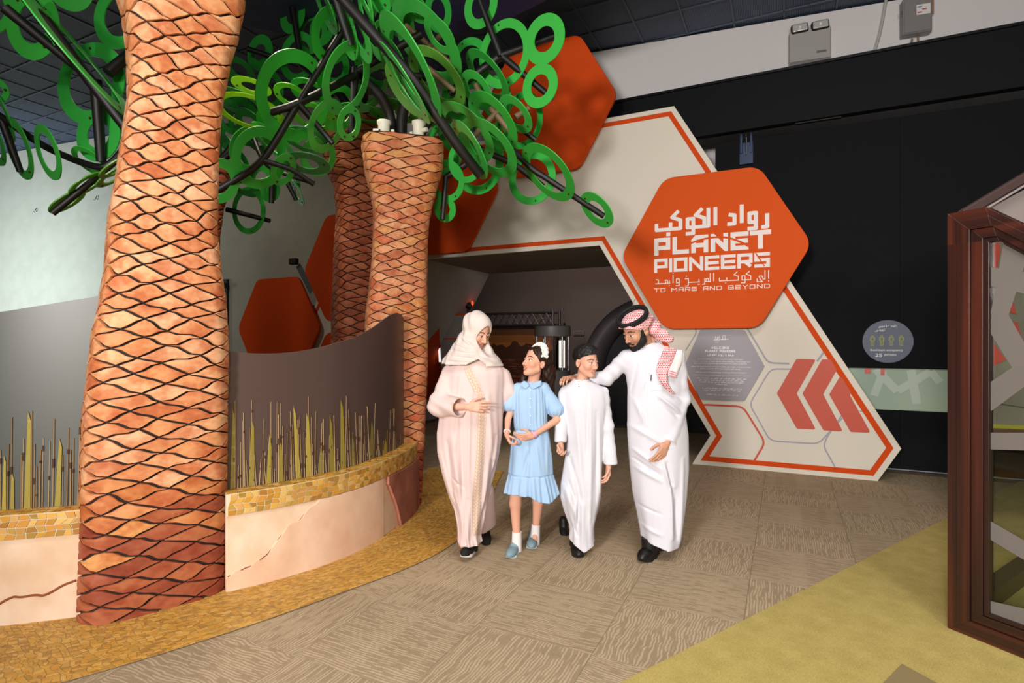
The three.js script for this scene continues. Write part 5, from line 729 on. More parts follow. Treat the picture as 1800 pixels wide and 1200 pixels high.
  head(px, py, dz, yaw, pitch, roll, scale, neckTo, neckR, o) {
    const c = this.L(px, py, dz), q = new THREE.Quaternion().setFromEuler(new THREE.Euler(pitch, yaw, roll, 'YXZ')), M4 = new THREE.Matrix4().compose(V(...c), q, V(scale, scale, scale)), inv = M4.clone().invert(); this.headM = M4; this.headInv = inv;
    this.toHead = (p) => { const v = V(...p).applyMatrix4(inv); return [v.x, v.y, v.z]; }; this.fromHead = (p) => { const v = V(...p).applyMatrix4(M4); return [v.x, v.y, v.z]; };
    const nb = this.toHead(neckTo), wd = o.width ?? 1;
    const lidU = (p) => ell(p, [.031, .0062, .0755], [.0175, .0062, .0115]), lidL = (p) => ell(p, [.031, -.0128, .0745], [.016, .005, .009]), eye = (p) => sph(p, [.031, -.002, .0735], .0126), lips = (p) => Math.min(cap(p, [0, -.0665, .0915], [.021, -.0695 + (o.smile ?? 0), .0795], .0052, .0028), cap(p, [0, -.0765, .0895], [.018, -.0725 + (o.smile ?? 0), .0805], .0062, .0032));
    const skull = (p0) => { const p = [Math.abs(p0[0]) / wd, p0[1], p0[2]]; let d = ell(p, [0, .045, -.012], [.075, .077, .095]); d = smin(d, ell(p, [0, -.028, .028], [.060, .084, .060]), .03); d = smin(d, cap(p, [.044, -.055, .0], [.012, -.098, .060], .022, .015), .025); return d; };
    this.skull = skull;
    const f = (p0) => {
      const p = [Math.abs(p0[0]) / wd, p0[1], p0[2]]; let d = skull(p0);
      d = smin(d, sph(p, [0, -.1, .066], .015), .015); d = smin(d, sph(p, [.04, -.030, .058], .023), .02); d = smin(d, cap(p, [.017, .019, .080], [.044, .019, .065], .0065, .0075), .012);
      d = smax(d, -sph(p, [.031, -.002, .097], .0155), .010);
      d = smin(d, cap(p, [0, .008, .084], [0, -.036, .104], .0068, .0095), .012); d = smin(d, sph(p, [0, -.040, .1045], .0105), .006); d = smin(d, sph(p, [.0115, -.0435, .093], .0075), .006);
      d = Math.min(d, eye(p)); d = smin(d, Math.min(lidU(p), lidL(p)), .003); d = smin(d, lips(p), .004);
      d = smin(d, smax(ell(p, [.076, -.012, -.012], [.011, .031, .02]), -sph(p, [.09, -.008, -.006], .012), .006), .006);
      d = smin(d, cap(p0, [0, -.06, -.02], nb, neckR, neckR * 1.08), .02);
      return d;
    };
    const sk = lin(o.skin), lip = lin(o.lip ?? 0xa8584c), white = lin(0xcfc5be), iris = lin(0x24140c), brow = lin(o.brow ?? 0x1c120d), dark = lin(0x2a1713), blush = lin(o.blush ?? 0xd68c70); const gaze = nrm3(o.gaze ?? [0, 0, 1]);
    const color = (p0) => {
      const p = [Math.abs(p0[0]) / wd, p0[1], p0[2]], de = eye(p), dl = Math.min(lidU(p), lidL(p)), c3 = (a, b, t) => [0, 1, 2].map((k) => mix(a[k], b[k], t));
      if (p[2] > .055 && de < .0016 && de < dl + .0004) { const ec = [Math.sign(p0[0]) * .031 * wd, -.002, .0735], v = nrm3(add3(p0, ec, -1)), a = dot3(v, gaze); return a > .77 ? iris : white; }
      if (p[2] > .055 && Math.abs(de) < .006 && lidU(p) < .0015 && p[1] < .0048 && p[1] > -.002) return dark;
      const bx = p[0], by = p[1] - (.0245 - (bx - .030) * (bx - .030) * 11 + (o.browLift ?? 0)); if (p[2] > .045 && bx > .011 && bx < .054 && Math.abs(by) < .0042 * (1 - sstep(.036, .056, bx) * .6)) return c3(sk, brow, .9);
      const lp = lips(p); if (p[2] > .06 && lp < .0016) { if (Math.abs(p[1] + .0708 - (o.smile ?? 0) * (p[0] / .02)) < .0010 && p[0] < .019) return [dark[0] * .6 + lip[0] * .4, dark[1] * .6 + lip[1] * .4, dark[2] * .6 + lip[2] * .4]; return c3(sk, lip, .62); }
      if (sph(p, [.0065, -.0485, .099], .0042) < 0) return dark;
      const cheek = Math.exp(-Math.pow(sph(p, [.038, -.034, .07], 0) / .022, 2)) * .45 + Math.exp(-Math.pow(sph(p, [0, -.04, .105], 0) / .014, 2)) * .3; let r = c3(sk, blush, cheek);
      if (o.stubble && p[1] < -.045) r = c3(r, lin(0x4a3a32), .3 * sstep(-.045, -.06, p[1]));
      return r;
    };
    const bottom = Math.max(-.20, nb[1] - .01), ext3 = bound([[-.095, bottom, -.12], [.095, .13, .12], [nb[0], Math.max(nb[1], bottom), nb[2]]], .012);
    const g = sdfMesh(f, ext3[0], ext3[1], .0028, color); g.applyMatrix4(M4); this.skin.push(g); this.face = f; return this;
  }
  hand(wrist, dir, palm, side, sc, curl, o = {}) {  // five separate fingers on a palm; side +1 for a right hand, -1 for a left
    const y = nrm3(dir), z = nrm3(add3(palm, y, -dot3(palm, y))), x = cross3(y, z).map((q) => q * side), W3 = (a, b, c) => [0, 1, 2].map((k) => wrist[k] + (x[k] * a + y[k] * b + z[k] * c) * sc);
    const prims = []; const fl = [[.030, .088, .041, .024, .020], [.010, .092, .045, .028, .021], [-.010, .089, .042, .026, .020], [-.029, .080, .033, .020, .018]], pts = [];
    const fingers = fl.map(([bx, by, l1, l2, l3], i) => { const c = Array.isArray(curl) ? curl[i] : curl, sp = (o.spread ?? .06) * (1.5 - i); let a = c * .8, P = [bx, by, 0], segs = []; [l1, l2, l3].forEach((l, k) => { const d = [Math.sin(sp) * Math.cos(a), Math.cos(sp) * Math.cos(a), Math.sin(a)], Q = add3(P, d, l), r = (.0090 - k * .0011) * (i === 3 ? .88 : 1); segs.push([W3(...P), W3(...Q), r * sc, (r - .0009) * sc]); pts.push(W3(...Q)); P = Q; a += c * (k === 0 ? 1.0 : .7); }); return [[W3(bx * .8, by - .03, 0), segs[0][0], .0105 * sc, .0095 * sc], ...segs]; });
    const tc = o.thumb ?? .3; const t0 = [.020, .018, .004], t1 = add3(t0, nrm3([.75, .65, .25 + tc * .3]), .042), t2 = add3(t1, nrm3([.45 - tc * .5, .8, .25 + tc * .5]), .032), t3 = add3(t2, nrm3([.25 - tc * .6, .85, .2 + tc * .6]), .025);
    const thumb = [[W3(...t0), W3(...t1), .014 * sc, .011 * sc], [W3(...t1), W3(...t2), .0105 * sc, .0095 * sc], [W3(...t2), W3(...t3), .0095 * sc, .0082 * sc]]; pts.push(W3(...t3));
    const palmQ = [[W3(.022, .02, 0), W3(.026, .082, 0), .013 * sc, .0125 * sc], [W3(.006, .015, 0), W3(.009, .086, 0), .015 * sc, .0125 * sc], [W3(-.010, .015, 0), W3(-.010, .083, 0), .015 * sc, .0125 * sc], [W3(-.020, .022, 0), W3(-.027, .074, 0), .013 * sc, .0115 * sc]];
    const arm = o.arm, ra = (o.armR ?? .026);
    const f = (p) => { let d = 9; for (const s of palmQ) d = smin(d, cap(p, ...s), .012 * sc); d = smin(d, cap(p, W3(0, -.004, 0), W3(0, .03, 0), .021 * sc, .020 * sc), .012 * sc); for (const s of thumb.slice(0, 1)) d = smin(d, cap(p, ...s), .012 * sc); let th = 9; for (const s of thumb.slice(1)) th = smin(th, cap(p, ...s), .002); d = smin(d, th, .004); for (const fg of fingers) { let e = 9; for (const s of fg) e = smin(e, cap(p, ...s), .0022); d = smin(d, e, .0045 * sc); } if (arm) d = smin(d, cap(p, W3(0, .002, 0), arm, .0205 * sc, ra), .01); return d; };
    const b = bound([...pts, W3(.04, .05, .02), W3(-.04, .05, -.02), W3(0, -.01, 0), ...(arm ? [arm] : [])], .022 + (arm ? ra * .5 : 0)), sk = lin(o.skin ?? 0xcf9878), nail = lin(o.nail ?? 0xecbca6), knuckle = lin(o.knuckle ?? 0xcf9072);
    const tips = fingers.map((fg) => { const s = fg[fg.length - 1]; return add3(s[1].map((q, k) => mix(q, s[0][k], .35)), z, -.009 * sc); });
    const color = (p) => { for (const t of tips) if (sph(p, t, .0055 * sc) < 0) return nail; let k = 0; for (const fg of fingers) k = Math.max(k, 1 - sph(p, fg[2][0], 0) / (.013 * sc)); return [0, 1, 2].map((q) => mix(sk[q], knuckle[q], clamp(k, 0, 1) * .5)); };
    this.skin.push(sdfMesh(f, b[0], b[1], .003, color)); return this;
  }
  limbs(list, k = .03, h = .012, skin = 0xcf9878) { const f = (p) => { let d = 9; for (const s of list) d = smin(d, cap(p, ...s), k); return d; }, b = bound(list.flatMap((s) => [s[0], s[1]]), Math.max(...list.map((s) => Math.max(s[2], s[3]))) + .03), c = lin(skin); this.skin.push(sdfMesh(f, b[0], b[1], h, () => c)); return this; }
  body() { const g = mergeGeometries(this.skin.map((q) => q.index ? q : q)); const m = part('body', g, pmat(0xffffff, .52, { vertexColors: true, specularIntensity: .6, sheen: .15, sheenRoughness: .5 }), this.o); return m; }
  wear(name, f, lo, hi, h, m, label) { return part(name, sdfMesh(f, lo, hi, h), m, this.o, label); }
  shoe(heel, yaw, len, up, sole, o = {}) {        // heel point on the ground, heading, length
    const s = len / .27, g = new THREE.Group(), uM = up, q = new THREE.Euler(o.pitch ?? 0, yaw, 0, 'YXZ');
    const upper = (p) => { let d = smin(ell(p, [0, .036, .165], [.044, .038, .085]), ell(p, [0, .045, .045], [.037, .052, .055]), .04); d = smin(d, cap(p, [0, .06, .1], [0, .085, .06], .034, .034), .02); d = smax(d, .018 - p[1], .004); if (!o.closed) d = smax(d, -cap(p, [0, .09, .045], [0, .16, .03], .028, .034), .006); return d; };
    const plan = (p) => { const a = Math.hypot(p[0], p[2] - .172) - .047, b = Math.hypot(p[0], p[2] - .04) - .036, t = clamp((p[2] - .04) / .132, 0, 1); return Math.min(a, b, Math.abs(p[0]) - mix(.036, .046, t) + (p[2] < .04 || p[2] > .172 ? 1 : 0)); };
    const soleF = (p) => smax(plan(p), Math.abs(p[1] - .012 - .012 * sstep(.15, .24, p[2]) * .6) - .012, .006);
    const tr = (geo) => { geo.scale(s, s, s); geo.applyMatrix4(new THREE.Matrix4().makeRotationFromEuler(q)); return geo.translate(...heel); };
    const m = part('shoe', tr(sdfMesh(upper, [-.07, 0, -.04], [.07, .15, .28], .005)), uM, this.o);
    part('sole', tr(sdfMesh(soleF, [-.07, -.01, -.04], [.07, .05, .28], .004)), sole, m);
    if (o.laces) for (let k = 0; k < 4; k++) { const z = .10 + k * .022, y = .088 - k * .011; part('lace', tr(tube([V(-.024, y - .008, z), V(-.010, y + .004, z + .004), V(.010, y + .004, z + .006), V(.024, y - .008, z)], .0028, 5)), o.laces, m); }
    return m;
  }
}
const cloth = (c, o = {}) => pmat(c, .9, { sheen: .25, sheenRoughness: .6, specularIntensity: .25, side: THREE.DoubleSide, ...o });
{ // ---- woman in a pale pink abaya
  const P = new Person('person', 'woman in pale pink abaya and cream headscarf looking down at the girl', 828, 3.95), L = P.L.bind(P), SK = 0xe2ab93;
  const tab = P.rows([[618, 822, 858, -.02, .08], [630, 806, 870, -.02, .11], [640, 792, 882, 0, .13], [655, 784, 890, .01, .145], [690, 780, 886, .02, .15], [720, 775, 884, .02, .155], [760, 768, 883, .02, .165], [794, 769, 878, .02, .17], [830, 778, 869, .03, .165], [866, 791, 858, .03, .15], [886, 800, 853, .04, .14], [911, 805, 848, .05, .13], [931, 807, 844, .05, .13], [958, 807, 851, .06, .135]]);
  const ff = P.folds([[812, 660, 805, 780, .010, 5], [830, 690, 826, 860, .008, 4], [800, 760, 822, 930, .012, 6], [790, 770, 800, 850, -.010, 4], [815, 740, 818, 900, -.009, 4], [860, 690, 868, 800, .010, 5], [872, 760, 856, 880, -.010, 4], [778, 790, 800, 880, .008, 4], [848, 700, 843, 930, .006, 3], [862, 800, 850, 930, .010, 5], [820, 850, 815, 950, .008, 4], [832, 880, 830, 950, -.007, 3], [800, 830, 818, 845, -.008, 3], [835, 650, 838, 700, -.006, 3]]);
  const drape = P.drape(tab, (p, th) => { const t = clamp((1.3 - p[1]) / 1.2, 0, 1); return ff(p) * (p[2] > 0 ? 1 : .4) + (.0007 + .0055 * t) * Math.sin(th * 9 + Math.sin(p[1] * 7) * 1.2) + (.0008 + .002 * t) * Math.sin(th * 17 + p[1] * 11); });
  const sh1 = L(792, 655, .0), el1 = L(773, 712, .08), cu1 = L(808, 716, .22), sh2 = L(878, 656, 0), el2 = L(893, 688, -.01), cu2 = L(882, 716, -.03), k0 = L(850, 862, -.06), k1 = L(853, 935, -.26);
  const cd1 = nrm3(add3(cu1, el1, -1));
  const abaya = (p) => {
    let d = drape(p); const hemY = L(830, 957, .125)[1] + Math.max(0, (p[0] - L(840, 0)[0])) * -.0; d = smax(d, hemY - p[1], .008);
    const back = smax(cap(p, k0, k1, .075, .088), L(855, 930, -.2)[1] + (p[0] - L(855, 0)[0]) * .55 - p[1], .008); d = smin(d, back, .03);
    let s = smin(cap(p, sh1, el1, .062, .074), smax(cap(p, el1, cu1, .076, .064), dot3(add3(p, cu1, -1), cd1), .006), .04); s += .004 * Math.sin(p[1] * 70 + p[0] * 40) * sstep(1.28, 1.1, p[1]); s = smax(s, -cap(p, add3(cu1, cd1, -.05), add3(cu1, cd1, .05), .054, .056), .006);
    d = smin(d, s, .022);
    const drop = smax(cap(p, L(885, 662, 0), L(893, 690, -.01), .056, .056), -1, .01); let s2 = smin(drop, smax(cap(p, el2, cu2, .055, .046), L(880, 724)[1] - p[1], .008), .03); s2 += .003 * Math.sin(p[0] * 90 + p[1] * 30); d = smin(d, s2, .02); return d;
  };
  const abM = cloth(0xdcc5c1);
  P.wear('abaya', abaya, [-.36, .04, -.42], [.38, 1.45, .36], .0065, abM);
  P.head(839.5, 582.5, .02, .80, .42, .0, .97, L(840, 640, -.03), .046, { skin: SK, lip: 0x963c3c, smile: .007, gaze: [.1, -.35, 1], width: .97 });
  const hs = P.rows([[560, 826, 856, -.01, .10], [580, 812, 862, -.02, .125], [594, 804, 858, -.02, .125], [608, 796, 862, -.01, .13], [620, 787, 870, 0, .14], [630, 780, 878, .01, .15], [640, 776, 885, .01, .158], [652, 776, 890, .01, .162]]);
  const hf = P.folds([[797, 611, 842, 621, .009, 2.6], [791, 621, 843, 626, .009, 2.6], [802, 603, 839, 616, .008, 2.6], [810, 590, 836, 611, .007, 3], [788, 630, 836, 633, .006, 2.6], [812, 575, 808, 600, .005, 4], [846, 628, 870, 638, .006, 3], [848, 622, 868, 628, .006, 3], [846, 634, 848, 645, .005, 2.5]]); const shawl = P.drape(hs, (p, th) => (p[2] > 0 ? hf(p) : 0) + .0015 * Math.sin(p[1] * 95 + p[0] * 38 + th) + .002 * Math.sin(p[1] * 55 - p[0] * 60));
  const hem = (x) => { const px = 900 + (x + P.bx) / P.Zp * F; return L(0, px < 784 ? 638 : px < 824 ? 640 : px < 843 ? mix(639, 630, (px - 824) / 19) : px < 856 ? mix(630, 640, (px - 843) / 13) : 643)[1]; };
  const hijab = (p) => { const q = P.toHead(p); let d = smin(ell(q, [0, .035, -.022], [.098, .108, .122]), smax(shawl(p), p[1] - L(0, 585)[1], .03), .03); d = smax(d, hem(p[0]) - p[1], .008); const fx = q[0] - .004, fy = q[1] + .018; const open = Math.max((Math.hypot(fx / .060, fy / .092) - 1) * .06, .0 - q[2]); d = smax(d, -open, .012); const fold = .0045 * Math.sin(q[1] * 60 + q[2] * 55) * sstep(.05, -.03, q[2]); return d + fold; };
  P.wear('headscarf', hijab, [-.28, 1.30, -.22], [.30, 1.74, .27], .0055, cloth(0xd6c9c2), 'cream headscarf');
  P.limbs([[L(830, 650), L(830, 780), .09, .10], [L(840, 625, -.02), L(835, 660), .045, .06], [sh1, el1, .04, .034], [el1, L(806, 714, .2), .034, .026], [sh2, el2, .04, .03], [el2, L(882, 715, -.05), .032, .024], [L(815, 780), L(822, 880, .05), .075, .05], [L(822, 880, .05), L(815, 955, .10), .05, .035], [L(845, 780), L(848, 870, -.05), .075, .05], [L(848, 870, -.05), L(850, 930, -.22), .05, .034]], .03, .012, SK);
  P.hand(L(822, 715, .24), [1, .02, .12], [0, -.25, -1], 1, .92, [.25, .30, .5, .62], { arm: L(803, 714, .2), armR: .027, thumb: .1, skin: SK }); P.body();
  // gold lace trim down the opening
  const lace = canvasTex(64, 256, (c) => { c.fillStyle = '#dbc3bb'; c.fillRect(0, 0, 64, 256); c.strokeStyle = '#b8945c'; c.lineWidth = 2.5; for (let y = 0; y < 256; y += 32) { for (const x of [16, 40]) { c.beginPath(); c.arc(x, y + 8, 9, 0, 5); c.stroke(); c.beginPath(); c.arc(x + 8, y + 24, 7, 2, 7); c.stroke(); c.beginPath(); c.moveTo(x - 8, y); c.quadraticCurveTo(x + 14, y + 10, x - 2, y + 30); c.stroke(); } c.fillStyle = '#c9a468'; c.fillRect(4, y + 4, 4, 4); c.fillRect(54, y + 20, 5, 5); } c.fillStyle = '#cdb092'; c.fillRect(58, 0, 6, 256); }); lace.wrapT = THREE.RepeatWrapping; lace.repeat.set(-1, 5); lace.wrapS = THREE.RepeatWrapping;
  const path = [[822, 645], [826, 655], [832, 668], [838, 680], [843, 692], [846, 704], [847, 716], [847, 730], [847, 745], [846, 765], [845, 790], [843, 815], [841, 840], [839, 865], [838, 885], [837, 905], [837, 925], [839, 940], [842, 950]];
  part('lace_trim', P.strip(abaya, path.flatMap((p, i) => i ? [[(p[0] + path[i - 1][0]) / 2, (p[1] + path[i - 1][1]) / 2], p] : [p]), 14, .004), mat(0xffffff, .6, { map: lace, side: THREE.DoubleSide }), P.o, 'gold lace trim');
  part('cuff_trim', new THREE.TorusGeometry(.0615, .0045, 8, 30).applyQuaternion(new THREE.Quaternion().setFromUnitVectors(V(0, 0, 1), V(...cd1))).translate(...add3(cu1, cd1, -.004)), mat(0xcbb090, .6), P.o, 'embroidered cuff');
  const blk = mat(0x0d0d0e, .8), wh = mat(0xd8d2cc, .6);
  part('sock', rod(V(.010, .035, .035), V(.004, .16, .05), .042, .045, 18), blk, P.o); P.shoe([.018, .012, -.01], -.25, .25, blk, wh, { closed: 1, pitch: -.12 }); P.shoe([L(848, 0)[0], .05, -.36], .1, .25, blk, wh, { closed: 1, pitch: .35 });
}
{ // ---- girl in a light blue dress
  const P = new Person('person', 'girl in light blue dress and white headband looking up at the woman', 934, 3.95), L = P.L.bind(P), SK = 0xdca48a;
  const tab = P.rows([[670, 921, 948, -.02, .05], [674, 912, 954, -.02, .068], [680, 905, 959, -.01, .085], [690, 902, 960, 0, .095], [715, 902, 961, .01, .10], [740, 903, 962, .01, .10], [754, 904, 964, .01, .10], [780, 899, 968, .01, .115], [805, 897, 971, .01, .125], [828, 894, 972, .01, .13], [836, 894, 973, .01, .133], [850, 891, 977, .01, .142], [872, 888, 982, .01, .155], [890, 887, 984, .01, .16]]);
  const yw = L(0, 754)[1], yf = L(0, 831)[1];
  const ff = P.folds([[915, 690, 917, 745, .004, 3], [945, 690, 943, 745, -.004, 3], [928, 790, 920, 825, -.010, 4], [940, 770, 948, 828, .008, 4], [910, 770, 906, 825, .007, 4], [960, 775, 962, 828, .007, 4], [932, 770, 931, 828, -.006, 3]]);
  const dress0 = P.drape(tab, (p, th) => { const k = p[1] < yf ? .0035 + (yf - p[1]) * .075 : 0; return ff(p) * (p[2] > 0 ? 1 : 0) + k * (Math.sin(th * 11 + Math.sin(th * 3) * 1.2) + .5 * Math.sin(th * 23 + 1)) * .8 + (p[1] > yf && p[1] < yw ? .004 * Math.sin(th * 9 + p[1] * 5) : .0015 * Math.sin(th * 26)) - .006 * Math.exp(-Math.pow((p[1] - yw) / .008, 2)) - .005 * Math.exp(-Math.pow((p[1] - yf) / .006, 2)); });
  const s1 = [L(911, 683, 0), L(897, 712, .01)], s2 = [L(955, 683, 0), L(977, 719, .01)];
  const dress = (p) => { const px = 900 + (p[0] + P.bx) / P.Zp * F; let d = smax(dress0(p), L(0, mix(872, 884, sstep(925, 955, px) * sstep(985, 968, px)), mix(.0, .13, sstep(-.12, .12, p[2])))[1] - p[1], .006);
    const puff = (a, b, r0, r1, yb) => { let s = smin(cap(p, a, add3(a, [0, -.02, 0]), r0, r0), cap(p, a, b, r0 * .9, r1), .02); s += .0035 * Math.sin(Math.atan2(p[0] - b[0], p[2] - b[2]) * 10) * sstep(.02, -.05, p[1] - b[1]); return smax(s, yb + (p[0] - b[0]) * (b[0] > 0 ? .25 : -.1) - p[1], .012); };
    d = smin(d, puff(s1[0], s1[1], .040, .050, L(0, 733)[1]), .012); d = smin(d, puff(s2[0], s2[1], .044, .060, L(0, 739)[1]), .012); return d; };
  const blue = cloth(0xa3c2e2);
  P.wear('dress', dress, [-.26, .30, -.24], [.28, 1.26, .28], .006, blue);
  P.head(942, 636.5, .0, -1.0, -.28, .0, .93, L(937, 676, -.02), .038, { skin: SK, lip: 0xb0605c, smile: .007, gaze: [-.15, .25, 1], brow: 0x1c110c });
  const neck = [-.0, 0, 0]; const hairM = pmat(0x2e1b13, .5, { sheen: .3, specularIntensity: .5 });
  const hair = (p) => { const q = P.toHead(p); const strands = .0025 * Math.sin(q[0] * 150 + q[1] * 60) + .002 * Math.sin(q[2] * 190); let d = ell(q, [0, .042, -.02], [.088, .088, .106]) ; const line = smax(d, (.064 + (q[2] - .075) * .95) - q[1], .012); d = line; let b = smin(cap(p, L(954, 628, -.05), L(963, 655, -.07), .062, .052), cap(p, L(963, 655, -.07), L(968, 692, -.09), .052, .030), .03); b = smin(b, cap(p, L(930, 646, -.09), L(917, 672, -.09), .032, .022), .03); b = smax(b, -sph(p, P.fromHead([.074, -.014, -.005]), .03), .01); return smin(d, b, .02) + strands; };
  P.wear('hair', hair, [-.16, 1.08, -.26], [.24, 1.56, .16], .0055, hairM);
  { const bandG = [], cen = (t) => [Math.cos(t) * .094, .035 + Math.sin(t) * .102, -.002 - Math.sin(t) * .004]; const pts = []; for (let i = 0; i <= 20; i++) pts.push(V(...P.fromHead(cen(mix(.05, Math.PI - .05, i / 20))))); bandG.push(new THREE.TubeGeometry(new THREE.CatmullRomCurve3(pts), 40, .018, 8)); const pearls = []; for (let i = 0; i < 340; i++) { const t = rr(.05, 3.09), a = rr(0, 6.28), c = cen(t), off = .018; const q = P.fromHead([c[0] + Math.cos(t) * off * Math.cos(a), c[1] + Math.sin(t) * off * Math.cos(a), c[2] + off * 1.3 * Math.sin(a)]); pearls.push(new THREE.IcosahedronGeometry(rr(.0045, .008), 1).translate(...q)); } const b = part('headband', bandG, mat(0xe4dcd2, .7), P.o, 'white beaded headband'); part('beads', pearls, mat(0xf2ece4, .35), b).userData.kind = 'stuff'; }
  const w1 = L(891, 764, .13), w2 = L(936, 766, .14), e1 = L(893, 737, .02), e2 = L(980, 737, .03);
  P.limbs([[L(932, 690), L(933, 750), .065, .065], [L(938, 662, -.02), L(936, 685), .036, .05], [s1[0], e1, .03, .024], [s2[0], e2, .03, .026], [L(918, 760), L(908, 850, 0), .06, .043], [L(950, 760), L(947, 850, -.09), .06, .043], [L(933, 750), L(933, 770), .07, .08]], .02, .011, SK);
  P.limbs([[L(908, 848, 0), L(906, 885, -.01), .042, .043], [L(906, 885, -.01), L(908, 940, .0), .041, .026], [L(908, 940), L(908, 962, .0), .026, .026], [L(947, 848, -.09), L(946, 880, -.12), .040, .041], [L(946, 880, -.12), L(942, 928, -.14), .040, .025], [L(942, 928, -.14), L(940, 950, -.13), .025, .025]], .012, .008, SK);
  P.hand(w1, [.35, -.75, .45], [.75, .5, -.1], 1, .74, [.9, 1.0, 1.1, 1.15], { arm: e1, armR: .024, thumb: .8, skin: SK }); P.hand(w2, [-1, -.1, .25], [0, .45, -.85], -1, .78, [.35, .5, .65, .75], { arm: e2, armR: .026, thumb: .5, skin: SK }); P.body();
  const bead = []; { const d = nrm3(add3(w1, e1, -1)), q = new THREE.Quaternion().setFromUnitVectors(V(0, 0, 1), V(...d)), c = add3(w1, d, -.03); for (let i = 0; i < 16; i++) { const a = i / 16 * 6.283; bead.push(new THREE.SphereGeometry(.0055, 8, 6).translate(.021 * Math.cos(a), .021 * Math.sin(a), 0).applyQuaternion(q).translate(...c)); } part('bracelet', bead, mat(0xf0dcd8, .35), P.o, 'pale bead bracelet'); }
  { const d = nrm3(add3(e2, w2, -1)), q = new THREE.Quaternion().setFromUnitVectors(V(0, 0, 1), V(...d)), c = add3(w2, d, .012); const w = part('wristwatch', new THREE.CylinderGeometry(.0225, .0225, .02, 24, 1, true).rotateX(Math.PI / 2).applyQuaternion(q).translate(...c), mat(0xe7a3c4, .5, { side: THREE.DoubleSide }), P.o, 'pink watch strap'); part('watch_case', rbox(.022, .012, .024, .004, 0, .024, 0).applyQuaternion(q).translate(...c), mat(0xd98fb6, .4), w); }
  // collar flaps, button placket
  const flap = (pts) => part('collar_flap', ext(shapeOf(pts.map((p) => { const q = L(p[0], p[1], .1); return [q[0], q[1]]; }).reverse()), .007, .002).translate(0, 0, .075), blue, P.o); flap([[921, 669], [915, 676], [924, 684], [931, 678], [926, 672]]); flap([[932, 678], [936, 685], [950, 678], [952, 669], [945, 670]]);
  part('placket', P.strip(dress, Array.from({ length: 16 }, (_, i) => [929.5 + i * .02, 681 + i * 4.6]), 7, .004), blue, P.o); for (let i = 0; i < 5; i++) { const q = P.surf(dress, 932, 685 + i * 15); if (q) part('button', new THREE.CylinderGeometry(.0045, .0045, .004, 10).rotateX(Math.PI / 2).translate(q[0], q[1], q[2] + .007), mat(0xe8ecf2, .4), P.o); }
  const sock = cloth(0xe9e4e2), up = mat(0x7f98a2, .75), so = mat(0xc3ccce, .6), lc = mat(0x93a8b0, .7);
  part('sock', rod(V(...L(908, 968, -.01)), V(...L(908.5, 934, 0)), .037, .034, 20), sock, P.o); part('sock', rod(V(...L(940.5, 956, -.15)), V(...L(942, 921, -.14)), .035, .032, 20), sock, P.o);
  P.shoe([-.095, .0, -.075], -.3, .24, up, so, { laces: lc }); P.shoe([.022, .0, -.255], -.1, .24, up, so, { laces: lc });
}
const add3v = (a) => V(...a);
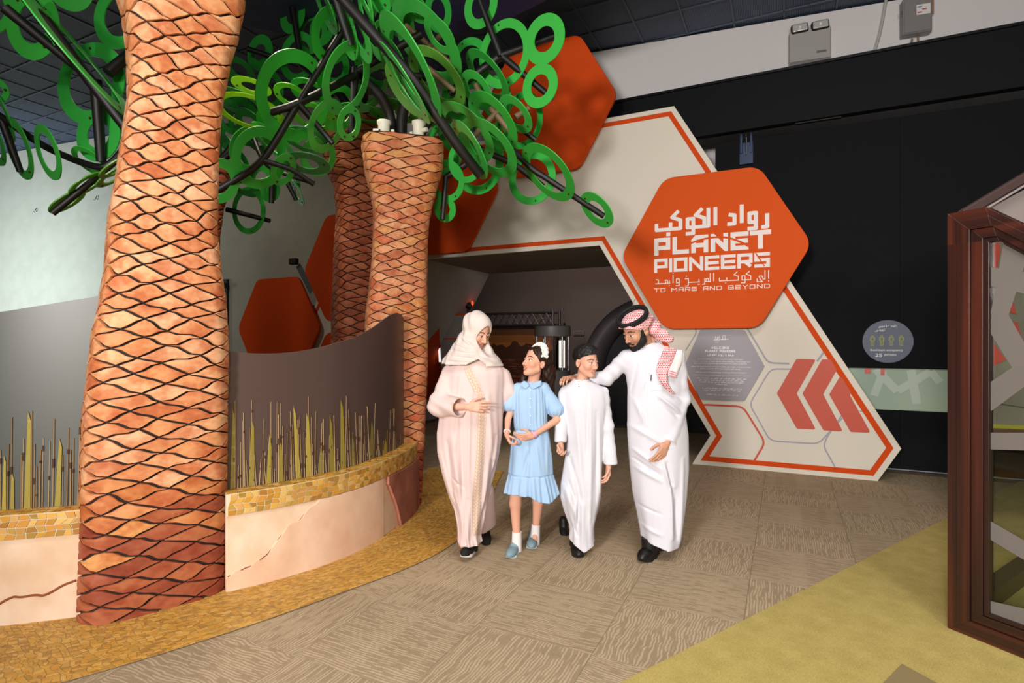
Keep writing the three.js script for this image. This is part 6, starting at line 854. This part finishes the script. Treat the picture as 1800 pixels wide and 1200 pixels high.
{ // ---- boy in a white thobe
  const P = new Person('person', 'boy in white thobe with short black hair looking to his left', 1022, 3.97), L = P.L.bind(P), SK = 0xdfa890;
  const tab = P.rows([[668, 1008, 1037, -.02, .05], [672, 1003, 1044, -.02, .062], [678, 989, 1058, -.01, .075], [686, 986, 1066, 0, .09], [712, 990, 1066, .01, .10], [745, 995, 1062, .01, .105], [782, 996, 1060, .01, .11], [811, 991, 1058, .01, .115], [845, 986, 1057, .015, .12], [872, 985, 1055, .02, .12], [894, 991, 1050, .02, .115], [923, 1002, 1042, .03, .11], [945, 1000, 1043, .03, .105], [974, 998, 1047, .03, .11]]);
  const ff = P.folds([[1030, 690, 1028, 790, -.005, 3], [1034, 700, 1034, 900, .007, 4], [1045, 720, 1043, 900, -.006, 4], [1010, 720, 1020, 860, .008, 5], [1000, 800, 1018, 870, -.009, 4], [990, 850, 1012, 905, .012, 5], [998, 840, 1010, 880, -.008, 3], [1010, 870, 1008, 910, .010, 4], [1014, 860, 1012, 930, -.011, 4], [1020, 880, 1018, 960, .008, 4], [1032, 870, 1034, 960, .008, 5], [1005, 900, 1010, 930, -.008, 3], [1050, 740, 1052, 860, .006, 4]]);
  const hemP = (px) => px < 1022 ? mix(953, 971, clamp((px - 997) / 25, 0, 1)) : mix(971, 961, clamp((px - 1022) / 23, 0, 1));
  const d0 = P.drape(tab, (p, th) => { const t = clamp((1.0 - p[1]) / .95, 0, 1); return ff(p) * (p[2] > 0 ? 1 : .3) + (.001 + .004 * t) * Math.sin(th * 8 + Math.sin(p[1] * 6)); });
  const a1 = [L(993, 690), L(987, 732, .01), L(985.5, 773, .07)], a2 = [L(1060, 690), L(1067, 750, .01), L(1073, 813, .04)], c0 = L(1022, 663, -.02);
  const thobe = (p) => { const px = 900 + (p[0] + P.bx) / P.Zp * F; let d = smax(d0(p), L(0, hemP(px), .13)[1] - p[1], .006); const ar = (A, r0, r1, r2, yb, sl = 0) => { let s = smin(cap(p, A[0], A[1], r0, r1), cap(p, A[1], A[2], r1, r2), .03); s += (.0022 * Math.sin(p[1] * 80 + p[0] * 60) + .0015 * Math.sin(p[1] * 37 + p[2] * 50)) * sstep(.04, .14, p[1] - L(0, yb)[1]); s = smax(s, L(0, yb)[1] + sl * (p[0] - A[2][0]) - p[1], .004); return smax(s, -cap(p, add3(A[2], nrm3(add3(A[2], A[1], -1)), -.02), add3(A[2], nrm3(add3(A[2], A[1], -1)), .06), r2 - .011, r2 - .010), .004); };
    d = smin(d, ar(a1, .042, .043, .043, 774), .014); d = smin(d, ar(a2, .042, .043, .049, 813), .014); const cr = Math.hypot(p[0] - c0[0], (p[2] - c0[2]) * 1.0); const band = Math.max(Math.abs(cr - .05) - .004, Math.abs(p[1] - L(0, 671)[1] - (.03 - p[2]) * .10) - .014) - .002; const slit = Math.max(Math.abs(p[0] - L(1023, 0)[0]) - .008, -(p[2] - .01)); return smin(d, Math.max(band, -slit), .008); };
  const white = cloth(0xd6d5dc);
  P.wear('thobe', thobe, [-.26, .02, -.24], [.32, 1.29, .26], .0062, white);
  P.head(1030, 635, .0, .70, .09, .02, .93, L(1022, 676, -.02), .040, { skin: SK, lip: 0xb87468, smile: .003, gaze: [.45, .1, 1], brow: 0x16100c, browLift: .001, width: 1.0 });
  const hair = (p) => { const q = P.toHead(p), n = .0065 * (vnoise(q[0] * 80, q[1] * 80, q[2] * 80) + vnoise(q[0] * 180, q[1] * 180, q[2] * 180) * .6 - .8); let d = smin(ell(q, [0, .046, -.014], [.085, .082, .104]), ell(q, [0, .082, .01], [.074, .054, .085]), .02); const line = q[2] > .02 ? .066 - (.09 - q[2]) * .45 : q[2] > -.03 ? .066 - .0315 - (.02 - q[2]) * .9 : -.01 - (-.03 - q[2]) * 1.1; const ear = sph([Math.abs(q[0]), q[1], q[2]], [.085, -.012, -.01], .03); d = smax(d, line - q[1], .008); d = smax(d, -ear, .006); return d + n; };
  P.wear('hair', hair, [-.12, 1.30, -.16], [.16, 1.54, .16], .0045, pmat(0x0d0a09, .6, { sheen: .2 }));
  const w1 = L(985.5, 779, .09), w2 = L(1070, 817, .05);
  P.limbs([[L(1024, 695), L(1024, 780), .065, .07], [L(1024, 660, -.02), L(1023, 692), .036, .04], [a1[0], a1[1], .028, .024], [a1[1], w1, .024, .02], [a2[0], a2[1], .028, .024], [a2[1], w2, .024, .02], [L(1010, 780), L(1012, 870, .03), .06, .042], [L(1012, 870, .03), L(1020, 962, .04), .042, .03], [L(1036, 780), L(1030, 870, -.05), .06, .042], [L(1030, 870, -.05), L(1006, 925, -.26), .042, .03]], .025, .011, SK);
  P.hand(w1, [-.1, -.85, .5], [.55, .35, .75], 1, .74, [1.0, 1.0, 1.05, 1.1], { arm: L(985.5, 765, .06), armR: .02, thumb: .7, skin: SK }); P.hand(w2, [-.12, -1, .12], [-1, 0, .25], -1, .80, [.45, .5, .55, .65], { arm: L(1073, 800, .035), armR: .021, thumb: .4, skin: SK }); P.body();
  for (let i = 0; i < 3; i++) { const q = P.surf(thobe, 1017.5, 671 + i * 4); if (q) part('button', new THREE.SphereGeometry(.0035, 8, 6).translate(...q), mat(0x5a3b34, .4), P.o); }
  part('placket', P.strip(thobe, Array.from({ length: 22 }, (_, i) => [1022 + i * .3, 682 + i * 5]), 5, .0025), white, P.o);
  const blk = mat(0x0e0d0d, .55), s2 = mat(0x0b0b0b, .7); part('sock', rod(V(-.038, .04, -.03), V(-.03, .18, .0), .044, .05, 18), blk, P.o); P.shoe([-.04, 0, -.08], .04, .245, blk, s2, { closed: 1 }); P.shoe([L(1003, 0)[0] - .015, .06, -.50], .05, .225, blk, s2, { closed: 1, pitch: .55 });
}
{ // ---- man in a white thobe with a red checked headscarf
  const P = new Person('person', 'bearded man in white thobe and red checked headscarf with his arm around the boy', 1155, 3.95), L = P.L.bind(P), SK = 0xc8957a;
  const tab = P.rows([[605, 1130, 1160, -.03, .07], [609, 1119, 1174, -.03, .085], [615, 1104, 1190, -.02, .10], [624, 1099, 1200, -.01, .115], [645, 1098, 1202, 0, .125], [680, 1103, 1200, .01, .135], [710, 1102, 1200, .02, .145], [740, 1102, 1204, .02, .155], [762, 1102, 1207, .02, .16], [820, 1107, 1208, .02, .165], [864, 1112, 1205, .02, .165], [897, 1119, 1200, .03, .16], [925, 1124, 1194, .04, .155], [945, 1126, 1189, .045, .155], [972, 1128, 1183, .05, .155]]);
  const ff = P.folds([[1128, 620, 1126, 760, -.005, 3], [1150, 700, 1190, 735, -.012, 4], [1145, 690, 1185, 720, .010, 4], [1160, 680, 1195, 700, -.009, 4], [1110, 700, 1125, 740, .008, 4], [1105, 745, 1160, 775, .009, 5], [1110, 785, 1150, 815, .010, 4], [1110, 800, 1150, 825, -.008, 3], [1112, 815, 1150, 835, .008, 4], [1153, 800, 1166, 850, .012, 4], [1160, 805, 1172, 860, -.012, 4], [1166, 845, 1168, 930, .012, 4], [1175, 850, 1178, 930, -.012, 5], [1190, 800, 1185, 940, .009, 5], [1140, 850, 1142, 930, .006, 6], [1120, 880, 1150, 890, -.006, 3], [1125, 915, 1150, 925, .008, 4], [1135, 640, 1120, 690, .005, 4], [1165, 640, 1150, 690, .004, 5], [1115, 640, 1106, 690, -.006, 3]]);
  const hemP = (px) => px < 1130 ? 954 : px < 1159 ? mix(957, 967, (px - 1130) / 29) : 968;
  const d0 = P.drape(tab, (p, th) => { const t = clamp((1.2 - p[1]) / 1.15, 0, 1); return ff(p) * (p[2] > 0 ? 1 : .3) + (.001 + .004 * t) * Math.sin(th * 7 + Math.sin(p[1] * 5)); });
  const r1 = [L(1102, 630, -.01), L(1066, 664, -.06), L(1012, 667, -.17)], l1 = [L(1189, 628, 0), L(1198, 702, .03), L(1174, 776, .15)], c0 = L(1144, 600, -.035);
  const ld = nrm3(add3(l1[2], l1[1], -1));
  const thobe = (p) => { const px = 900 + (p[0] + P.bx) / P.Zp * F; let d = smax(d0(p), L(0, hemP(px), .18)[1] - p[1], .006);
    let s = smin(cap(p, r1[0], r1[1], .064, .052), cap(p, r1[1], r1[2], .052, .042), .03); const ar = dot3(add3(p, r1[0], -1), nrm3(add3(r1[1], r1[0], -1))); s += .0035 * Math.sin(ar * 85 + p[2] * 30) * sstep(0, .06, ar); d = smin(d, s, .03);
    let q = smin(cap(p, l1[0], l1[1], .062, .056), cap(p, l1[1], l1[2], .056, .046), .03); q += .003 * Math.sin(p[1] * 65 + p[0] * 45) * sstep(1.32, 1.2, p[1]) + .0025 * Math.sin(p[1] * 33 - p[0] * 60); q = smax(q, dot3(add3(p, l1[2], -1), ld), .004); q = smax(q, -cap(p, add3(l1[2], ld, -.03), add3(l1[2], ld, .05), .038, .04), .004); d = smin(d, q, .02);
    const cr = Math.hypot(p[0] - c0[0], p[2] - c0[2]), band = Math.max(Math.abs(cr - .060) - .005, Math.abs(p[1] - L(0, 608)[1] - (.03 - p[2]) * .14) - .018) - .002; return smin(d, band, .01); };
  const white = cloth(0xd6d5de);
  P.wear('thobe', thobe, [-.66, .02, -.30], [.34, 1.56, .30], .0068, white);
  P.head(1119, 580, .03, -1.12, .44, -.08, 1.03, L(1141, 616, -.05), .054, { skin: SK, lip: 0x94564a, smile: .005, gaze: [-.1, -.35, 1], brow: 0x0e0908, stubble: 1, blush: 0xb87e60 });
  const beard = (p) => { const q0 = P.toHead(p), q = [Math.abs(q0[0]), q0[1], q0[2]]; let d = smin(cap(q, [.062, -.03, .012], [.050, -.066, .022], .016, .027), cap(q, [.050, -.066, .022], [0, -.112, .060], .027, .032), .02); d = smin(d, cap(q, [.073, .012, .012], [.064, -.035, .012], .009, .015), .012); d = smin(d, cap(q, [0, -.0585, .099], [.026, -.071, .082], .0055, .006), .006); d = smax(d, -cap(q, [0, -.072, .098], [.014, -.072, .090], .0075, .006), .004); return d + .0035 * (vnoise(q0[0] * 160, q0[1] * 160, q0[2] * 160) - .5) * 2; };
  P.wear('beard', beard, [-.25, 1.40, -.08], [.04, 1.66, .22], .0045, pmat(0x0f0b0a, .8, { sheen: .15 }), 'full black beard');
  // checked headscarf
  const chk = tex(128, (u, v) => { const N = 8, a = u * N, b = v * N, x = a % 1, y = b % 1, zig = Math.abs(((x + (Math.floor(b) & 1) * .5) % 1) - .5) * 2; const red = (y < .45 && zig > .3) || (x > .4 && x < .62 && y > .5); return red ? [.73, .13, .2] : [.95, .87, .87]; }); chk.repeat.set(10.5, 10.5);
  const red = cloth(0xffffff, { map: chk }), ghutra = (p) => { const q = P.toHead(p); let d = ell(q, [0, .046, -.014], [.091, .085, .112]); d = smin(d, cap(q, [-.05, .047, .086], [.05, .047, .086], .015, .015), .02); const line = .052 + (q[2] - .1) * .56; d = smax(d, line - q[1], .01);
    let b = smin(cap(p, L(1138, 568, -.03), L(1163, 589, -.02), .072, .040), cap(p, L(1163, 589, -.02), L(1178, 597, .03), .040, .028), .02); b = smax(b, -sph(p, P.fromHead([.078, -.016, .0]), .034), .012); d = smin(d, b, .025); return d + .003 * Math.sin(p[0] * 60 - p[1] * 75) * sstep(L(1120, 0)[0], L(1150, 0)[0], p[0]) + .0035 * Math.sin(q[1] * 70 + q[2] * 40) * sstep(.04, -.04, q[2]); };
  P.wear('headscarf', ghutra, [-.30, 1.42, -.26], [.16, 1.80, .22], .0055, red, 'red and white checked headscarf');
  { const ax = nrm3([-.465, .745, .48]), q = new THREE.Quaternion().setFromUnitVectors(V(0, 0, 1), V(...ax)), c = V(...L(1111.5, 556.5, .05)), yaw = new THREE.Quaternion().setFromAxisAngle(V(0, 0, 1), .5); for (const k of [0, 1]) { const g = new THREE.TorusGeometry(.106, .0125, 10, 48).scale(1.0, .92, 1).translate(0, 0, k * .019 - .008).applyQuaternion(yaw).applyQuaternion(q).translate(c.x, c.y, c.z); part('head_cord', g, mat(0x0c0b0b, .8), P.o, 'black head cord'); } }
  const tailF = (p) => thobe(p) - .012; const ribbon = (name, path, m, off, label) => { const dense = []; for (let i = 0; i + 1 < path.length; i++) for (let k = 0; k < 5; k++) dense.push(path[i].map((v, j) => mix(v, path[i + 1][j], k / 5))); dense.push(path[path.length - 1]); const g = P.strip(tailF, dense, 20, off, 6); const uv = g.attributes.uv, pp = g.attributes.position; for (let i = 0; i < uv.count; i++) { uv.setXY(i, pp.getX(i), pp.getY(i)); const k = (i % 7) / 6; pp.setZ(i, pp.getZ(i) + .012 * Math.sin(k * Math.PI) + .006 * Math.sin(k * 9)); } g.computeVertexNormals(); return part(name, g, m, P.o, label); };
  ribbon('scarf_tail', [[1180, 596, 14], [1180, 606, 20], [1176, 618, 22], [1168, 636, 24], [1163, 650, 20], [1164, 664, 15], [1169, 676, 10], [1176, 685, 6], [1183, 692, 3]], red, .014, 'hanging checked scarf tail');
  const wht = cloth(0xf0e4e4); ribbon('scarf_lining', [[1184, 602, 20], [1187, 616, 24], [1186, 634, 24], [1183, 650, 18], [1181, 662, 14]], wht, .004, 'plain white scarf end'); ribbon('scarf_lining', [[1186, 602, 14], [1196, 608, 18], [1204, 618, 18], [1210, 627, 12]], wht, .004, 'plain white scarf end');
  for (const y of [653, 657, 661]) part('scarf_stripe', P.strip((p) => thobe(p) - .018, [[1175, y - 2], [1181, y], [1188, y + 2]], 2, .012), mat(0xd78a96, .8, { side: THREE.DoubleSide }), P.o, 'pink scarf stripe');
  const wl = L(1172, 779, .17), wr = L(1005, 665, -.10);
  P.limbs([[L(1150, 640), L(1152, 760), .09, .11], [L(1139, 600, -.04), L(1146, 635), .05, .07], [r1[0], r1[1], .042, .036], [r1[1], r1[2], .036, .029], [r1[2], wr, .028, .026], [l1[0], l1[1], .042, .036], [l1[1], wl, .036, .026], [L(1132, 770), L(1140, 860, .04), .08, .055], [L(1140, 860, .04), L(1142, 962, .08), .055, .036], [L(1178, 770), L(1176, 860, -.04), .08, .055], [L(1176, 860, -.04), L(1172, 958, -.1), .055, .036]], .03, .012, SK);
  P.hand(wl, [-.5, -.78, .3], [-.5, -.1, -.85], -1, .98, [.35, .45, .55, .6], { arm: L(1180, 762, .13), armR: .027, thumb: .2, skin: SK, knuckle: 0xb07c60 }); P.hand(wr, [-.55, .12, .8], [0, -1, .15], 1, .96, [.45, .5, .5, .55], { arm: L(1020, 667, -.16), armR: .028, thumb: 1.1, skin: SK, knuckle: 0xb07c60 }); P.body();
  { const q = P.surf(thobe, 1144, 664); part('pen', rod(V(q[0], q[1] - .02, q[2] + .004), V(q[0] + .002, q[1] + .022, q[2] + .006), .004, .004, 8), mat(0x55565e, .3, { metalness: .6 }), P.o, 'pen clipped in the breast pocket'); }
  part('placket', P.strip(thobe, Array.from({ length: 26 }, (_, i) => [1127.5 - i * .1, 618 + i * 5]), 6, .0025), white, P.o); part('breast_pocket', P.strip(thobe, Array.from({ length: 8 }, (_, i) => [1157 + i * .2, 658 + i * 4]), 27, .003, 8), white, P.o);
  const blk = mat(0x100f0f, .42), s2 = mat(0x0b0b0b, .7); part('sock', rod(add3v(L(1142, 985, .09)), add3v(L(1141, 945, .08)), .05, .055, 18), blk, P.o); P.shoe([-.003, 0, -.03], -.6, .31, blk, s2, { closed: 1 }); P.shoe([L(1172, 0)[0], 0, -.26], -.1, .29, blk, s2, { closed: 1 });
}
wipe();
renderer.render(scene, camera);
